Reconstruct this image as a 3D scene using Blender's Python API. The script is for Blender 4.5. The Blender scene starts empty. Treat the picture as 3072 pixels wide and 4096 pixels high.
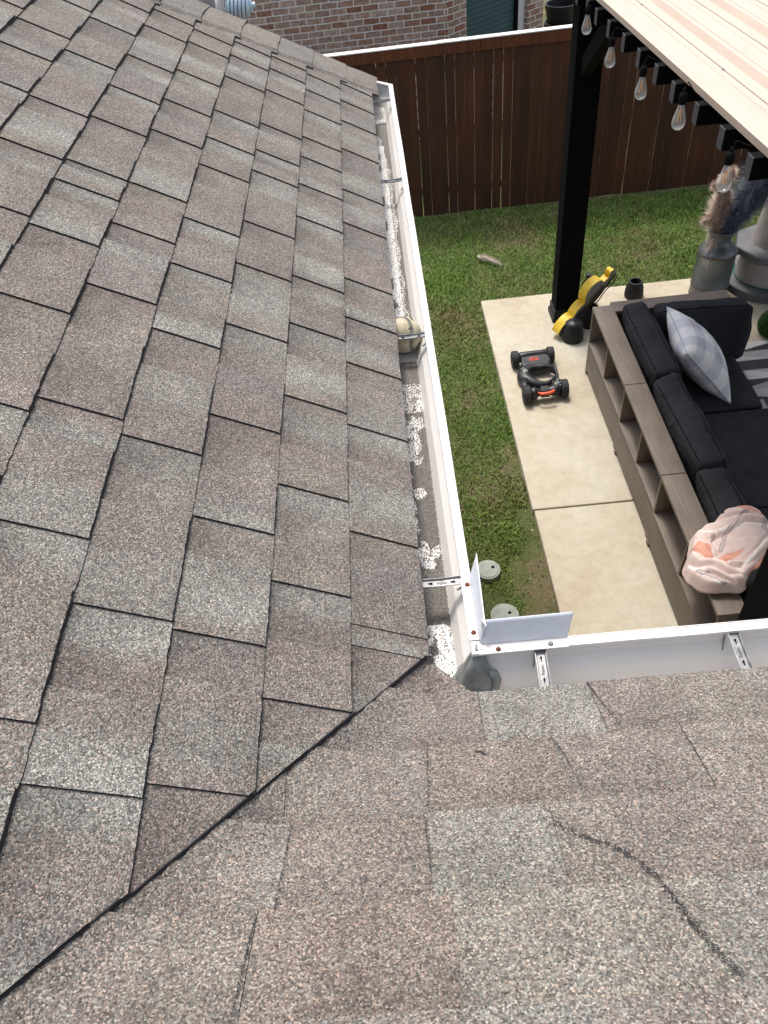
import bpy, bmesh, math, random
import numpy as np
from mathutils import Vector, Matrix, noise
from math import sin, cos, pi, radians, sqrt, atan2
random.seed(7); RNG = np.random.default_rng(11)
SC = bpy.context.scene; COL = SC.collection

# ---------------------------------------------------------------- camera
yaw, pit, rol = radians(-3.0), radians(46.7), radians(-7.8)
Fv = Vector((sin(yaw)*cos(pit), cos(yaw)*cos(pit), -sin(pit)))
Rv = Vector((cos(yaw), -sin(yaw), 0)); Uv = Rv.cross(Fv)
c_, s_ = cos(rol), sin(rol)
R2, U2 = Rv*c_ + Uv*s_, Uv*c_ - Rv*s_
cam = bpy.data.cameras.new('camera'); camo = bpy.data.objects.new('camera', cam); COL.objects.link(camo)
m = Matrix.Identity(4)
for i in range(3):
    m[i][0], m[i][1], m[i][2] = R2[i], U2[i], -Fv[i]
m[0][3], m[1][3], m[2][3] = -0.114, -0.861, 1.34
camo.matrix_world = m
cam.sensor_fit = 'VERTICAL'; cam.sensor_height = 36; cam.sensor_width = 27
cam.lens = 3050/4096*36; cam.clip_start = 0.05; cam.clip_end = 800
SC.camera = camo

# ---------------------------------------------------------------- world, sun, exposure
EL, AZ = radians(68), radians(-18)          # sun high, slightly left of the +Y direction
SUN_DIR = Vector((sin(AZ)*cos(EL), cos(AZ)*cos(EL), sin(EL)))
wd = bpy.data.worlds.new('World'); SC.world = wd; wd.use_nodes = True
nt = wd.node_tree; bg = nt.nodes['Background']
sky = nt.nodes.new('ShaderNodeTexSky'); sky.sky_type = 'NISHITA'; sky.sun_disc = False
sky.sun_elevation = EL; sky.sun_rotation = AZ; sky.air_density = 1.0; sky.dust_density = 4.0; sky.ozone_density = 1.0
hs_ = nt.nodes.new('ShaderNodeHueSaturation'); hs_.inputs['Saturation'].default_value = .55     # thin high haze whitens the sky
nt.links.new(sky.outputs[0], hs_.inputs['Color']); nt.links.new(hs_.outputs[0], bg.inputs[0]); bg.inputs[1].default_value = 0.15
sl = bpy.data.lights.new('sun', 'SUN'); sl.energy = 1.5; sl.angle = radians(11); sl.color = (1, 0.94, 0.86)
so = bpy.data.objects.new('sun', sl); COL.objects.link(so)
so.rotation_euler = SUN_DIR.to_track_quat('Z', 'Y').to_euler(); so.location = (0, 3, 12)
SC.view_settings.view_transform = 'Standard'; SC.view_settings.look = 'None'
SC.view_settings.exposure = 0.95; SC.view_settings.gamma = 1; SC.view_settings.use_curve_mapping = False
SC.render.engine = 'CYCLES'

G = -2.9      # patio level; gutter lip is z = 0
LAWN = -2.965

# ---------------------------------------------------------------- materials
MATS = {}
def _n(nt, t, **k):
    n = nt.nodes.new(t)
    for a, v in k.items(): setattr(n, a, v)
    return n
def base_mat(name):
    m = bpy.data.materials.new(name); m.use_nodes = True; MATS[name] = m
    return m, m.node_tree, m.node_tree.nodes['Principled BSDF']
def coords(nt, scale=(1, 1, 1), src='Object'):
    tc = _n(nt, 'ShaderNodeTexCoord'); mp = _n(nt, 'ShaderNodeMapping')
    mp.inputs['Scale'].default_value = scale
    nt.links.new(tc.outputs[src], mp.inputs[0]); return mp.outputs[0]
def ramp(nt, fac, stops):
    r = _n(nt, 'ShaderNodeValToRGB'); e = r.color_ramp.elements
    while len(e) < len(stops): e.new(0.5)
    for i, (p, c) in enumerate(stops):
        e[i].position = p; e[i].color = (*c, 1) if len(c) == 3 else c
    nt.links.new(fac, r.inputs[0]); return r.outputs[0]
def mul(nt, a, b, fac=1.0, mode='MULTIPLY'):
    x = _n(nt, 'ShaderNodeMix', data_type='RGBA', blend_type=mode)
    if hasattr(fac, 'default_value') or hasattr(fac, 'is_linked'): nt.links.new(fac, x.inputs[0])
    else: x.inputs[0].default_value = fac
    for s, v in ((6, a), (7, b)):
        if isinstance(v, tuple): x.inputs[s].default_value = (*v, 1)
        else: nt.links.new(v, x.inputs[s])
    return x.outputs[2]
def noisetex(nt, vec, scale, detail=4, rough=.55, dist=0):
    t = _n(nt, 'ShaderNodeTexNoise'); t.inputs['Scale'].default_value = scale; t.inputs['Detail'].default_value = detail
    t.inputs['Roughness'].default_value = rough; t.inputs['Distortion'].default_value = dist
    nt.links.new(vec, t.inputs['Vector']); return t.outputs['Fac']
def bump(nt, b, h, strength=.3, dist=.002):
    n = _n(nt, 'ShaderNodeBump'); n.inputs['Strength'].default_value = strength; n.inputs['Distance'].default_value = dist
    nt.links.new(h, n.inputs['Height']); nt.links.new(n.outputs[0], b.inputs['Normal'])
def attr(nt, name='tone'):
    a = _n(nt, 'ShaderNodeAttribute'); a.attribute_name = name; return a.outputs['Color']

def pm(name, col, rough=.6, var=.15, scale=6, bs=0, bscale=80, bdist=.002, metal=0, use_attr=False, stretch=(1, 1, 1), spec=.5, src='Object'):
    m, nt, b = base_mat(name)
    v = coords(nt, stretch, src)
    f = noisetex(nt, v, scale, 5)
    lo = tuple(c*(1-var) for c in col); hi = tuple(min(1, c*(1+var)) for c in col)
    out = ramp(nt, f, [(.3, lo), (.7, hi)])
    if use_attr: out = mul(nt, out, attr(nt))
    nt.links.new(out, b.inputs['Base Color'])
    b.inputs['Roughness'].default_value = rough; b.inputs['Metallic'].default_value = metal
    b.inputs['Specular IOR Level'].default_value = spec
    if bs: bump(nt, b, noisetex(nt, v, bscale, 3), bs, bdist)
    return m

def granule_mat(name, vscale=430, contrast=1.0):
    """ceramic granules: one voronoi cell per granule, tinted by the shingle's own blend colour"""
    m, nt, b = base_mat(name)
    v = coords(nt)
    vo = _n(nt, 'ShaderNodeTexVoronoi'); vo.inputs['Scale'].default_value = vscale; nt.links.new(v, vo.inputs['Vector'])
    sep = _n(nt, 'ShaderNodeSeparateColor'); nt.links.new(vo.outputs['Color'], sep.inputs[0])
    g = ramp(nt, sep.outputs[0], [(0, (.34, .33, .33)), (.25, (.66, .65, .65)), (.6, (1.0, 1.0, 1.0)), (.86, (1.42, 1.41, 1.38)), (1, (2.2, 2.14, 2.0))])
    t = ramp(nt, sep.outputs[1], [(0, (1.12, .93, .86)), (.25, (1.05, .98, .95)), (.7, (.98, 1.0, 1.0)), (1, (.9, 1.02, 1.05))])
    col = mul(nt, mul(nt, attr(nt), g), t)
    # larger granules / clumps so that the speckle survives at a distance
    n2 = noisetex(nt, v, 230, 3, .75)
    col = mul(nt, col, ramp(nt, n2, [(.34, (.74, .73, .72)), (.5, (1, 1, 1)), (.66, (1.24, 1.23, 1.2))]))
    n4 = noisetex(nt, v, 28, 4, .7)
    col = mul(nt, col, ramp(nt, n4, [(.3, (.92, .91, .90)), (.7, (1.07, 1.07, 1.06))]))
    n3 = noisetex(nt, v, 9, 3)
    col = mul(nt, col, ramp(nt, n3, [(.3, (.86, .85, .84)), (.7, (1.10, 1.10, 1.09))]))
    nt.links.new(col, b.inputs['Base Color']); b.inputs['Roughness'].default_value = .85
    b.inputs['Specular IOR Level'].default_value = .3
    inv = _n(nt, 'ShaderNodeMath', operation='SUBTRACT'); inv.inputs[0].default_value = 1; nt.links.new(vo.outputs['Distance'], inv.inputs[1])
    bump(nt, b, inv.outputs[0], .75, .0016)
    return m

granule_mat('shingle'); granule_mat('shingle_near', 400)
pm('asphalt_edge', (.018, .017, .019), .9, .4, 200, .4, 300)
pm('white_metal', (.61, .59, .565), .38, .03, 3, .05, 40, .0005)
pm('guard_metal', (.62, .66, .72), .42, .05, 60, .15, 120, .0006)
pm('galv', (.21, .21, .215), .42, .3, 60, .2, 90, metal=.5)
pm('rust', (.16, .045, .02), .8, .5, 300, .5, 400)
pm('sealant', (.15, .162, .157), .32, .42, 34, .45, 60, .003)
pm('granule_loose', (.13, .115, .10), .9, .6, 500)
pm('silt', (.11, .10, .085), .95, .5, 60, .6, 400, .002)
pm('black_wood', (.0022, .0022, .0025), .9, .3, 8, .3, 30, stretch=(1, 1, .1), spec=.12)
pm('rubber', (.018, .018, .018), .75, .2, 60)
pm('black_plastic', (.014, .016, .020), .45, .15, 20, .1, 200)
pm('pot_black', (.006, .006, .0065), .7, .2, 30)
pm('orange', (.85, .10, .035), .45, .05, 30)
pm('decal', (.60, .62, .55), .5, .35, 120)
pm('decal_green', (.10, .32, .22), .5, .35, 120)
pm('white_trim', (.72, .71, .68), .5, .05, 8)
pm('teal_blind', (.055, .115, .115), .6, .1, 5)
pm('cap_rail', (.72, .70, .68), .5, .12, 6)
pm('stucco', (.36, .325, .30), .95, .12, 10, .6, 90, .006)
pm('slate', (.11, .11, .118), .7, .3, 6, .4, 40, .004)
pm('stick', (.58, .47, .35), .8, .2, 40)
pm('hose', (.01, .11, .10), .5, .1, 10)
pm('panel_grey', (.50, .53, .57), .35, .06, 5)
pm('cedar_lit_side', (.50, .42, .32), .8, .3, 30)  # unstained board sides, their paleness also painting the sunlit lines in the gaps
pm('panel_dull', (.13, .13, .13), .5, .1, 30)
pm('louver', (.50, .62, .70), .35, .03, 5)
pm('cable', (.006, .006, .006), .9, .1, 10, spec=.1)
pm('turf_green', (.03, .10, .015), .8, .4, 60, use_attr=False)
pm('lid', (.27, .30, .26), .75, .15, 20, .2, 60)
pm('bark', (.09, .07, .05), .9, .4, 20)

# metal roof, nearly blown out cream
pm('roof_metal', (.455, .365, .295), .5, .05, 2.5, .04, 60, .0006, stretch=(3, .6, 1))
# yellow paint, chipped
m, nt, b = base_mat('yellow_paint')
v = coords(nt); f = noisetex(nt, v, 45, 6, .7)
f2 = noisetex(nt, v, 6, 3)
y = ramp(nt, f2, [(.3, (.62, .38, .012)), (.7, (.84, .60, .04))])
o = mul(nt, y, (.05, .04, .03), ramp(nt, f, [(.60, (0, 0, 0)), (.64, (1, 1, 1))]), 'MIX')
nt.links.new(o, b.inputs['Base Color']); b.inputs['Roughness'].default_value = .5
pm('sign_grey', (.16, .16, .155), .6, .5, 30, .3, 50)
# weathered composite wood (shelf)
for nm, st in (('wood_y', (60, 3, 60)), ('wood_x', (3, 60, 60)), ('wood_z', (60, 60, 3))):
    m, nt, b = base_mat(nm)
    v = coords(nt, st); v1 = coords(nt)
    a = ramp(nt, noisetex(nt, v, 1.0, 6, .65, .6), [(.28, (.125, .100, .078)), (.5, (.165, .134, .108)), (.75, (.215, .178, .146))])
    a = mul(nt, a, ramp(nt, noisetex(nt, v1, 3, 3), [(.3, (.85, .84, .82)), (.7, (1.1, 1.1, 1.1))]))
    nt.links.new(a, b.inputs['Base Color']); b.inputs['Roughness'].default_value = .62
    bump(nt, b, noisetex(nt, v, 1.5, 5), .35, .002)
# purlin end grain / dark grey wood
m, nt, b = base_mat('grey_wood'); v = coords(nt, (1, 1, 1))
w = _n(nt, 'ShaderNodeTexWave', wave_type='RINGS', rings_direction='X'); w.inputs['Scale'].default_value = 60; w.inputs['Distortion'].default_value = 3
w.inputs['Detail'].default_value = 2; nt.links.new(v, w.inputs[0])
nt.links.new(ramp(nt, w.outputs['Fac'], [(.2, (.022, .022, .026)), (.8, (.085, .085, .095))]), b.inputs['Base Color']); b.inputs['Roughness'].default_value = .7
# fence boards
m, nt, b = base_mat('fence_wood'); v = coords(nt, (30, 30, 1.3)); v1 = coords(nt)
a = ramp(nt, noisetex(nt, v, 1, 6, .65, .5), [(.25, (.034, .0098, .0030)), (.5, (.064, .0190, .0060)), (.78, (.105, .035, .0115))])
a = mul(nt, a, ramp(nt, noisetex(nt, v1, 1.5, 3), [(.3, (.7, .7, .7)), (.7, (1.15, 1.1, 1.05))]))
a = mul(nt, a, attr(nt))
nt.links.new(a, b.inputs['Base Color']); b.inputs['Roughness'].default_value = .75
bump(nt, b, noisetex(nt, v, 1.2, 5), .3, .003)
# brick
m, nt, b = base_mat('brick'); tc = _n(nt, 'ShaderNodeTexCoord')
wv = _n(nt, 'ShaderNodeTexNoise'); wv.inputs['Scale'].default_value = 9; nt.links.new(tc.outputs['UV'], wv.inputs['Vector'])
wmix = _n(nt, 'ShaderNodeVectorMath', operation='MULTIPLY_ADD'); nt.links.new(wv.outputs['Color'], wmix.inputs[0])
wmix.inputs[1].default_value = (.016, .016, 0); nt.links.new(tc.outputs['UV'], wmix.inputs[2])
bt = _n(nt, 'ShaderNodeTexBrick'); nt.links.new(wmix.outputs[0], bt.inputs['Vector'])
bt.inputs['Scale'].default_value = 1; bt.inputs['Brick Width'].default_value = .205; bt.inputs['Row Height'].default_value = .074
bt.inputs['Mortar Size'].default_value = .0062; bt.inputs['Mortar Smooth'].default_value = .15; bt.inputs['Bias'].default_value = 0
bt.inputs['Color1'].default_value = (0, 0, 0, 1); bt.inputs['Color2'].default_value = (1, 1, 1, 1); bt.inputs['Mortar'].default_value = (.5, .5, .5, 1)
bc = ramp(nt, bt.outputs['Color'], [(0, (.27, .115, .072)), (.3, (.43, .30, .225)), (.55, (.33, .225, .17)), (.8, (.50, .38, .29)), (1, (.31, .14, .092))])
n1 = noisetex(nt, tc.outputs['UV'], 22, 4, .7)
bc = mul(nt, bc, ramp(nt, n1, [(.35, (.6, .52, .47)), (.5, (1, 1, 1)), (.7, (1.3, 1.25, 1.2))]))
mo = mul(nt, bc, (.80, .76, .70), bt.outputs['Fac'], 'MIX')
nt.links.new(mo, b.inputs['Base Color']); b.inputs['Roughness'].default_value = .9
iv = _n(nt, 'ShaderNodeMath', operation='SUBTRACT'); iv.inputs[0].default_value = 1; nt.links.new(bt.outputs['Fac'], iv.inputs[1])
bump(nt, b, iv.outputs[0], .6, .008)
# concrete
m, nt, b = base_mat('concrete'); v = coords(nt)
a = ramp(nt, noisetex(nt, v, 1.1, 6, .62, .4), [(.32, (.37, .315, .225)), (.5, (.435, .39, .30)), (.68, (.475, .445, .37))])
a = mul(nt, a, ramp(nt, noisetex(nt, v, 14, 6, .7), [(.35, (.90, .89, .87)), (.6, (1.03, 1.03, 1.03))]))
a = mul(nt, a, ramp(nt, noisetex(nt, v, 1.7, 5, .6, .6), [(.54, (1, 1, 1)), (.72, (.88, .84, .77))]))
nt.links.new(a, b.inputs['Base Color']); b.inputs['Roughness'].default_value = .85
bump(nt, b, noisetex(nt, v, 220, 3), .25, .002)
# lawn soil + thatch
m, nt, b = base_mat('soil'); v = coords(nt)
a = ramp(nt, noisetex(nt, v, 1.6, 6, .7), [(.36, (.07, .10, .022)), (.50, (.11, .12, .040)), (.60, (.16, .13, .07)), (.72, (.20, .15, .095))])
a = mul(nt, a, ramp(nt, noisetex(nt, v, 60, 5, .8), [(.3, (.4, .4, .4)), (.7, (1.5, 1.5, 1.45))]))
nt.links.new(a, b.inputs['Base Color']); b.inputs['Roughness'].default_value = .95
bump(nt, b, noisetex(nt, v, 90, 4, .8), .9, .02)
m, nt, b = base_mat('blade'); nt.links.new(attr(nt), b.inputs['Base Color']); b.inputs['Roughness'].default_value = .55
m, nt, b = base_mat('cloth_attr'); v = coords(nt)
a = mul(nt, attr(nt), ramp(nt, noisetex(nt, v, 260, 3, .8), [(.3, (.82, .82, .82)), (.7, (1.14, 1.14, 1.14))]))
nt.links.new(a, b.inputs['Base Color']); b.inputs['Roughness'].default_value = .9; bump(nt, b, noisetex(nt, v, 300, 2), .4, .002)
m, nt, b = base_mat('charcoal_cloth'); v = coords(nt)
a = ramp(nt, noisetex(nt, v, 5, 4), [(.3, (.021, .022, .025)), (.7, (.033, .035, .040))])
a = mul(nt, a, ramp(nt, noisetex(nt, v, 320, 2, .8), [(.3, (.55, .55, .55)), (.7, (1.5, 1.5, 1.5))]))
nt.links.new(a, b.inputs['Base Color']); b.inputs['Roughness'].default_value = .95; b.inputs['Specular IOR Level'].default_value = .2
h1 = noisetex(nt, v, 7, 4, .5, 1.2); bump(nt, b, h1, .8, .03)
m, nt, b = base_mat('rug_attr'); v = coords(nt, (1, 12, 1))
a = mul(nt, attr(nt), ramp(nt, noisetex(nt, v, 22, 3, .8), [(.3, (.7, .7, .7)), (.7, (1.2, 1.2, 1.2))]))
nt.links.new(a, b.inputs['Base Color']); b.inputs['Roughness'].default_value = .95
m, nt, b = base_mat('ball_leather'); v = coords(nt)
a = ramp(nt, noisetex(nt, v, 14, 4, .6), [(.3, (.26, .22, .14)), (.5, (.48, .42, .28)), (.68, (.64, .61, .50))])
nt.links.new(a, b.inputs['Base Color']); b.inputs['Roughness'].default_value = .6
m, nt, b = base_mat('milk_galv'); v = coords(nt)
a = ramp(nt, noisetex(nt, v, 5, 5, .6), [(.3, (.10, .115, .12)), (.55, (.17, .19, .20)), (.75, (.25, .28, .32))])
nt.links.new(a, b.inputs['Base Color']); b.inputs['Roughness'].default_value = .42; b.inputs['Metallic'].default_value = .55
bump(nt, b, noisetex(nt, v, 25, 4), .3, .003)
m, nt, b = base_mat('bulb_glass')
b.inputs['Base Color'].default_value = (.85, .88, .88, 1); b.inputs['Roughness'].default_value = .06; b.inputs['Specular IOR Level'].default_value = .9
tr = _n(nt, 'ShaderNodeBsdfTransparent'); mx = _n(nt, 'ShaderNodeMixShader'); lw = _n(nt, 'ShaderNodeLayerWeight'); lw.inputs[0].default_value = .35
mr = _n(nt, 'ShaderNodeMapRange'); nt.links.new(lw.outputs['Facing'], mr.inputs[0]); mr.inputs[3].default_value = .13; mr.inputs[4].default_value = .45
nt.links.new(mr.outputs[0], mx.inputs[0]); nt.links.new(tr.outputs[0], mx.inputs[1]); nt.links.new(b.outputs[0], mx.inputs[2])
nt.links.new(mx.outputs[0], nt.nodes['Material Output'].inputs[0])
m, nt, b = base_mat('filament'); b.inputs['Base Color'].default_value = (.95, .45, .05, 1); b.inputs['Roughness'].default_value = .4
pm('milk_rim', (.10, .06, .035), .8, .4, 40)

# ---------------------------------------------------------------- mesh builder
class MB:
    def __init__(s): s.v = []; s.f = []; s.mi = []; s.c = []; s.col = None
    def add(s, vs, fs, mi=0, col=None):
        o = len(s.v); s.v += [tuple(p) for p in vs]; s.f += [tuple(i+o for i in f) for f in fs]; s.mi += [mi]*len(fs)
        s.c += [col or (1, 1, 1)]*len(vs) if not isinstance(col, list) else col
        return s
    def box(s, a, b, mi=0, M=None, col=None):
        (x0, y0, z0), (x1, y1, z1) = a, b
        vs = [Vector(p) for p in ((x0,y0,z0),(x1,y0,z0),(x1,y1,z0),(x0,y1,z0),(x0,y0,z1),(x1,y0,z1),(x1,y1,z1),(x0,y1,z1))]
        if M: vs = [M @ p for p in vs]
        return s.add(vs, [(0,3,2,1),(4,5,6,7),(0,1,5,4),(1,2,6,5),(2,3,7,6),(3,0,4,7)], mi, col)
    def cyl(s, p0, p1, r0, r1=None, n=16, mi=0, caps=True, col=None):
        r1 = r0 if r1 is None else r1
        p0, p1 = Vector(p0), Vector(p1); d = (p1-p0).normalized()
        a = d.orthogonal().normalized(); b = d.cross(a); vs = []
        for p, r in ((p0, r0), (p1, r1)):
            for i in range(n): t = 2*pi*i/n; vs.append(p+(a*cos(t)+b*sin(t))*r)
        fs = [(i, (i+1) % n, n+(i+1) % n, n+i) for i in range(n)]
        if caps: fs += [tuple(range(n-1, -1, -1)), tuple(range(n, 2*n))]
        return s.add(vs, fs, mi, col)
    def lathe(s, prof, c=(0, 0, 0), n=32, mi=0, rfun=None, col=None):
        vs = []; k = len(prof)
        for (r, z) in prof:
            for i in range(n):
                t = 2*pi*i/n; rr = r*(rfun(t, z) if rfun else 1); vs.append((c[0]+rr*cos(t), c[1]+rr*sin(t), c[2]+z))
        fs = [(j*n+i, j*n+(i+1) % n, (j+1)*n+(i+1) % n, (j+1)*n+i) for j in range(k-1) for i in range(n)]
        return s.add(vs, fs, mi, col)
    def tube(s, pts, r, n=8, mi=0, closed=False, col=None):
        pts = [Vector(p) for p in pts]; k = len(pts); vs = []
        up = None
        for i, p in enumerate(pts):
            d = (pts[min(i+1, k-1)]-pts[max(i-1, 0)])
            if closed: d = pts[(i+1) % k]-pts[(i-1) % k]
            d.normalize()
            if up is None: up = d.orthogonal().normalized()
            up = (up - d*up.dot(d)).normalized(); b = d.cross(up)
            rr = r[i] if isinstance(r, (list, tuple)) else r
            for j in range(n): t = 2*pi*j/n; vs.append(p+(up*cos(t)+b*sin(t))*rr)
        fs = [(i*n+j, i*n+(j+1) % n, ((i+1) % k)*n+(j+1) % n, ((i+1) % k)*n+j) for i in range(k if closed else k-1) for j in range(n)]
        if not closed: fs += [tuple(range(n-1, -1, -1)), tuple((k-1)*n+j for j in range(n))]
        return s.add(vs, fs, mi, col)
    def prism(s, poly, a, b, mi=0, M=None):
        """poly in local xy extruded a..b along local z"""
        n = len(poly); vs = [Vector((x, y, a)) for x, y in poly]+[Vector((x, y, b)) for x, y in poly]
        if M: vs = [M @ p for p in vs]
        return s.add(vs, [tuple(range(n-1, -1, -1)), tuple(range(n, 2*n))]+[(i, (i+1) % n, n+(i+1) % n, n+i) for i in range(n)], mi)
    def grid(s, P, mi=0, cols=None, closed=False):
        """P: list of rows of points"""
        R_, C_ = len(P), len(P[0]); vs = [p for row in P for p in row]
        fs = [(i*C_+j, i*C_+j+1, (i+1)*C_+j+1, (i+1)*C_+j) for i in range(R_-1) for j in range(C_-1)]
        cl = [c for row in cols for c in row] if cols else None
        return s.add(vs, fs, mi, cl)
    def build(s, name, mats, parent=None, smooth=False, bevel=0, bseg=2, uv=False, tone=False, angle=None, solid=0):
        me = bpy.data.meshes.new(name)
        off = Vector(parent.get('_o', (0, 0, 0))) if parent else Vector((0, 0, 0))
        vs = np.array([tuple(p) for p in s.v], dtype=np.float64) - np.array(off)
        me.from_pydata(vs.tolist(), [], s.f); me.update()
        for mn in (mats if isinstance(mats, (list, tuple)) else [mats]): me.materials.append(MATS[mn])
        me.polygons.foreach_set('material_index', s.mi)
        if smooth: me.polygons.foreach_set('use_smooth', [True]*len(s.f))
        if tone:
            ca = me.color_attributes.new('tone', 'FLOAT_COLOR', 'POINT')
            ca.data.foreach_set('color', [x for c in s.c for x in (c[0], c[1], c[2], 1)])
        if uv:
            ul = me.uv_layers.new(name='UVMap')
            for p in me.polygons:
                nn = p.normal
                t = Vector((-nn.y, nn.x, 0)); t = t.normalized() if t.length > .3 else Vector((1, 0, 0))
                if t.x < -.01 : t = -t
                for li in p.loop_indices:
                    co = me.vertices[me.loops[li].vertex_index].co
                    ul.data[li].uv = (co.dot(t), co.z) if abs(nn.z) < .7 else (co.x, co.y)
        o = bpy.data.objects.new(name, me); COL.objects.link(o)
        if parent: o.parent = parent
        if bevel:
            md = o.modifiers.new('bevel', 'BEVEL'); md.width = bevel; md.segments = bseg; md.limit_method = 'ANGLE'; md.angle_limit = radians(40)
        if solid:
            md = o.modifiers.new('solid', 'SOLIDIFY'); md.thickness = solid; md.offset = 0
        if smooth and angle:
            for e in me.edges: pass
        me.update()
        return o
def tag(o, label=None, cat=None, group=None, kind=None):
    if label: o['label'] = label
    if cat: o['category'] = cat
    if group: o['group'] = group
    if kind: o['kind'] = kind
    return o
def thing(name, loc, label, cat, group=None, rz=0, local=False):
    """Empty at the base of a thing; parts given in world coordinates unless local"""
    o = bpy.data.objects.new(name, None); COL.objects.link(o); o.location = loc; o.rotation_euler = (0, 0, rz)
    o.empty_display_size = .1
    o['_o'] = (0, 0, 0) if local else tuple(loc)
    return tag(o, label, cat, group)
def fbm(x, y, z=0, s=1.0): return noise.noise(Vector((x*s, y*s, z*s)))
def lerp(a, b, t): return a+(b-a)*t
def text_part(name, body, size, Mx, mat, parent, ext=.0006):
    cu = bpy.data.curves.new(name, 'FONT'); cu.body = body; cu.size = size; cu.extrude = ext; cu.align_x = 'CENTER'; cu.align_y = 'CENTER'
    to = bpy.data.objects.new(name, cu); COL.objects.link(to)
    dg = bpy.context.evaluated_depsgraph_get(); me = bpy.data.meshes.new_from_object(to.evaluated_get(dg))
    bpy.data.objects.remove(to); me.materials.clear(); me.materials.append(MATS[mat]); me.transform(Mx)
    o = bpy.data.objects.new(name, me); COL.objects.link(o)
    if parent:
        me.transform(Matrix.Translation(-Vector(parent.get('_o', (0, 0, 0))))); o.parent = parent
    return o

# ================================================================= GROUND
mb = MB()
nx, ny = 60, 60
mb.add([(-300, -60, LAWN-.3), (300, -60, LAWN-.3), (300, 600, LAWN-.3), (-300, 600, LAWN-.3)], [(0, 1, 2, 3)])
mb.v = []; mb.f = []; mb.mi = []; mb.c = []
xs = [-300, -60, -20, -8] + list(np.linspace(-4, 8, 61)) + [14, 30, 80, 300]
ys = [-60, -20, -6] + list(np.linspace(-2, 16, 91)) + [24, 50, 150, 600]
P = [[(x, y, LAWN + (.03*fbm(x, y, 0, .9) + .012*fbm(x, y, 3, 4) if -4 <= x <= 8 and -2 <= y <= 16 else 0)) for x in xs] for y in ys]
mb.grid(P); tag(mb.build('ground', 'soil', smooth=True), kind='structure')
# patio slabs with a joint at y=3.0
mb = MB(); mb.box((.79, 3.006, G-.12), (7.0, 5.91, G)); tag(mb.build('patio', 'concrete', bevel=.008), kind='structure')
mb = MB(); mb.box((.80, -.55, G-.12), (7.0, 2.994, G-.001)); tag(mb.build('patio', 'concrete', bevel=.008), kind='structure')

# lawn blades (uncountable)
def lawn(n, seed):
    r = np.random.default_rng(seed)
    x = r.uniform(.0, 6.2, n); y = r.uniform(1.2, 7.93, n)
    keep = ~((x > .786) & (y < 5.914))
    cov = np.array([fbm(a, b, 5, 1.4)*.9 + fbm(a, b, 9, 4.5)*.6 for a, b in zip(x, y)])
    edge = np.clip((x-.50)/.22, 0, 1)*(y < 5.9)*np.clip((6.2-y)/2.0, 0, 1)                     # bare earth along the slab edge
    near = np.clip((3.6-y)/1.5, 0, 1)
    thr = -.95 + .92*edge + .62*near
    keep &= (cov > thr) | (r.random(n) < .10)
    x, y, cov = x[keep], y[keep], cov[keep]; n = len(x)
    h = r.uniform(.015, .036, n)*(1+.9*np.clip(cov, 0, 1)); w = r.uniform(.0026, .0050, n)*1.15
    a = r.uniform(0, 2*pi, n); la = r.uniform(0, 2*pi, n); ln = r.uniform(.3, 1.15, n)*h
    z = LAWN-.004 + 0*x
    z = np.array([LAWN-.006 + .03*fbm(p, q, 0, .9)+.012*fbm(p, q, 3, 4) for p, q in zip(x, y)])
    dx, dy = np.cos(a)*w, np.sin(a)*w; lx, ly = np.cos(la)*ln, np.sin(la)*ln
    v = np.stack([np.stack([x-dx, y-dy, z], 1), np.stack([x+dx, y+dy, z], 1),
                  np.stack([x+lx*.35+dx*.8, y+ly*.35+dy*.8, z+h*.62], 1), np.stack([x+lx*.35-dx*.8, y+ly*.35-dy*.8, z+h*.62], 1),
                  np.stack([x+lx, y+ly, z+h], 1)], 1).reshape(-1, 3)
    dry = np.array([fbm(p, q, 20, 1.1) + .5*fbm(p, q, 22, 5) for p, q in zip(x, y)])
    t = np.clip(dry*1.25-.04+r.normal(0, .15, n), 0, 1)[:, None]
    g = r.random(n)[:, None]
    green = np.array([.130, .215, .034])*(1-g)+np.array([.21, .33, .062])*g
    dryc = np.array([.27, .235, .105])
    c = green*(1-t)+dryc*t
    c = np.repeat(c, 5, 0)
    base = np.arange(n)*5
    me = bpy.data.meshes.new('lawn_grass')
    quads = np.stack([base, base+1, base+2, base+3], 1); tris = np.stack([base+3, base+2, base+4], 1)
    me.vertices.add(n*5); me.vertices.foreach_set('co', v.ravel())
    me.loops.add(n*7); li = np.concatenate([quads.ravel(), tris.ravel()]); me.loops.foreach_set('vertex_index', li.astype(np.int32))
    me.polygons.add(n*2); ls = np.concatenate([np.arange(n)*4, n*4+np.arange(n)*3]); me.polygons.foreach_set('loop_start', ls.astype(np.int32))
    me.update(calc_edges=True); me.validate()
    ca = me.color_attributes.new('tone', 'FLOAT_COLOR', 'POINT'); ca.data.foreach_set('color', np.concatenate([c, np.ones((n*5, 1))], 1).ravel())
    me.materials.append(MATS['blade']); o = bpy.data.objects.new('lawn_grass', me); COL.objects.link(o)
    return o
tag(lawn(330000, 3), 'mown green lawn with dry patches between the fence and the patio', 'grass', kind='stuff')

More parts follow.
